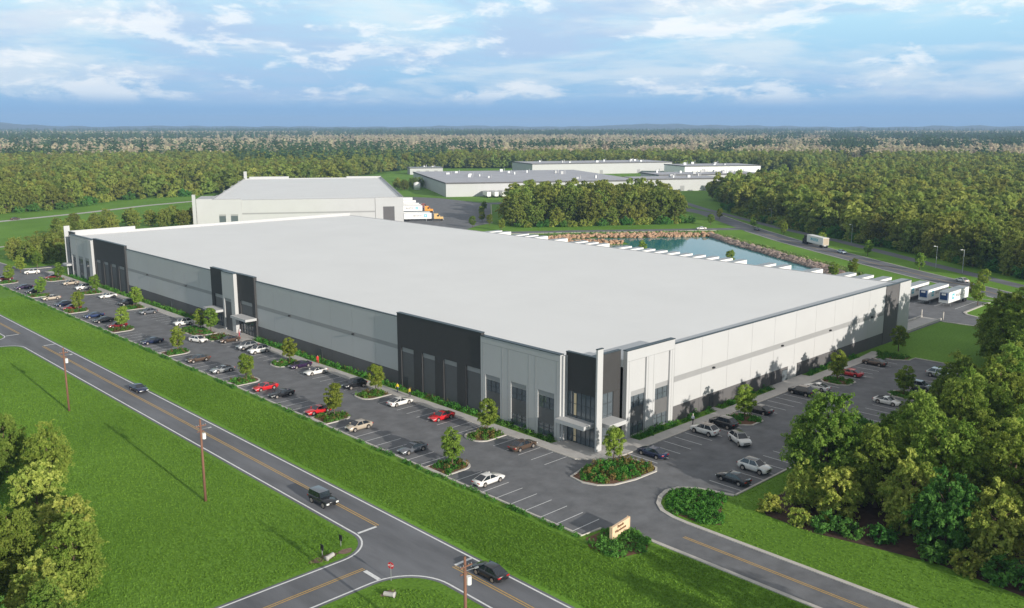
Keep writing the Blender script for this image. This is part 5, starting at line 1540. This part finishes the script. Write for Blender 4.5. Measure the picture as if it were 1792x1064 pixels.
# pines standing out of the green forest
x, y, d, a = ring(2400, 980, 1500)
k = (a > HEAD + R(4)) & (a < HEAD + R(17)) & inpoly(x, y, LWOOD)
stuff_forest('pine_stand', np.stack([x[k], y[k]], 1), rng.uniform(.95, 1.35, k.sum()), CONI, 'dark conifers rising at the back of the green forest left of centre')
ring_ = MB()
a0 = [HEAD + R(t) for t in range(-60, 61, 4)]
ring_.v = [(CAM.x + math.cos(t) * 1300, CAM.y + math.sin(t) * 1300, .05) for t in a0] + [(CAM.x + math.cos(t) * 16000, CAM.y + math.sin(t) * 16000, .05) for t in a0]
n = len(a0); ring_.f = [(i + 1, i, n + i, n + i + 1) for i in range(n - 1)]; ring_.mi = [0] * (n - 1)
struct('woodland_floor', ring_, mat('woodland_floor', (.24, .20, .14), .95, rgb2=(.14, .15, .09), scale=.004))
# far hills
hl_ = MB(); rows, cols = 9, 160
for i in range(rows):
    dd = 7600 + i * 500
    for j in range(cols):
        t = HEAD + R(-38 + 76 * j / (cols - 1))
        u = j / cols * 100
        hgt = 43 + 6 * math.sin(u * .31 + i) + 7 * math.sin(u * .83 + i * 2) + 4 * math.sin(u * 2.3) + random.uniform(0, 6)
        hgt += 62 * math.exp(-((u - 92) / 6) ** 2) + 26 * math.exp(-((u - 38) / 5) ** 2)
        hgt *= math.sin(math.pi * i / (rows - 1)) ** .7
        hl_.v.append((CAM.x + math.cos(t) * dd, CAM.y + math.sin(t) * dd, hgt - 1))
for i in range(rows - 1):
    for j in range(cols - 1):
        hl_.f.append((i * cols + j, (i + 1) * cols + j, (i + 1) * cols + j + 1, i * cols + j + 1)); hl_.mi.append(0)
struct('hills', hl_, mat('hill_forest', (.03, .06, .06), .95, rgb2=(.09, .10, .09), scale=.01))

# real grass tufts on the nearer lawns
def tufts(poly, n, size, label, m=None):
    P = np.array(poly); x0, y0 = P.min(0); x1, y1 = P.max(0)
    X, Y = rng.uniform(x0, x1, n), rng.uniform(y0, y1, n)
    k = inpoly(X, Y, poly) & in_view(X, Y, 2); X, Y = X[k], Y[k]; n = len(X)
    a = rng.uniform(0, 6.28, n)
    nr = np.stack([np.cos(a), np.sin(a), rng.uniform(.1, .9, n)], 1)
    sz = size * rng.uniform(.5, 1.3, n)
    me = leaf_mesh('grass', np.stack([X, Y, sz * .45], 1), nr, sz, rng.uniform(0, .6, n) + .22 * (1 + np.sin(X * .11 + 2 * np.sin(Y * .05)) * np.sin(Y * .083 + X * .03)) - .02, m or LF_GRASS, .45)
    o = bpy.data.objects.new('grass', me); col.objects.link(o); tag(o, label, 'grass', None, 'stuff')
LF_GRASS = leaf_mat('grass_blade', (.108, .22, .024), (.228, .39, .058), .4, .0)
tufts([(-43, YS1 + 4), (-43, 131), (-46, 135.5), (-125, 135.5), (-125, YS1 + .6), (-47, YS1 + .6)], 330000, .12, 'green lawn left of the main road with the utility poles')
tufts([(-41.9 - 1.2, -60), (-43.2, -15.5), (-47.5, -10.6), (-90, -10.6), (-90, -60)], 50000, .12, 'green lawn below the side street')
tufts([(-34.6, -60), (-34.6, 200), (-24, 200), (-24, -25), (-18, -26), (-18, -60)], 230000, .12, 'green lawn strip between the main road and the parking hedge')
tufts([(-10, -24.2), (0, -24), (90, -24), (90, -26.6), (2, -27), (-1.8, -29), (-1, -40), (0, -52), (-1, -75), (-10, -75)], 50000, .12, 'green lawn between the entrance drive and the right wood')

# ------------------------------------------------------------------ haze
hz = MB(); hz.box(CAM.x - 14000, CAM.x + 14000, CAM.y - 14000, CAM.y + 14000, -1.5, 200)
hm_ = bpy.data.materials.new('haze'); hm_.use_nodes = True
hn = hm_.node_tree; hn.nodes.remove(hn.nodes['Principled BSDF'])
pv = hn.nodes.new('ShaderNodeVolumePrincipled'); pv.inputs['Color'].default_value = (.46, .68, 1.0, 1)
pv.inputs['Density'].default_value = 0.00011; pv.inputs['Anisotropy'].default_value = 0.0
hn.links.new(pv.outputs[0], hn.nodes['Material Output'].inputs['Volume'])
ho_ = hz.build('haze', hm_); tag(ho_, kind='stuff')
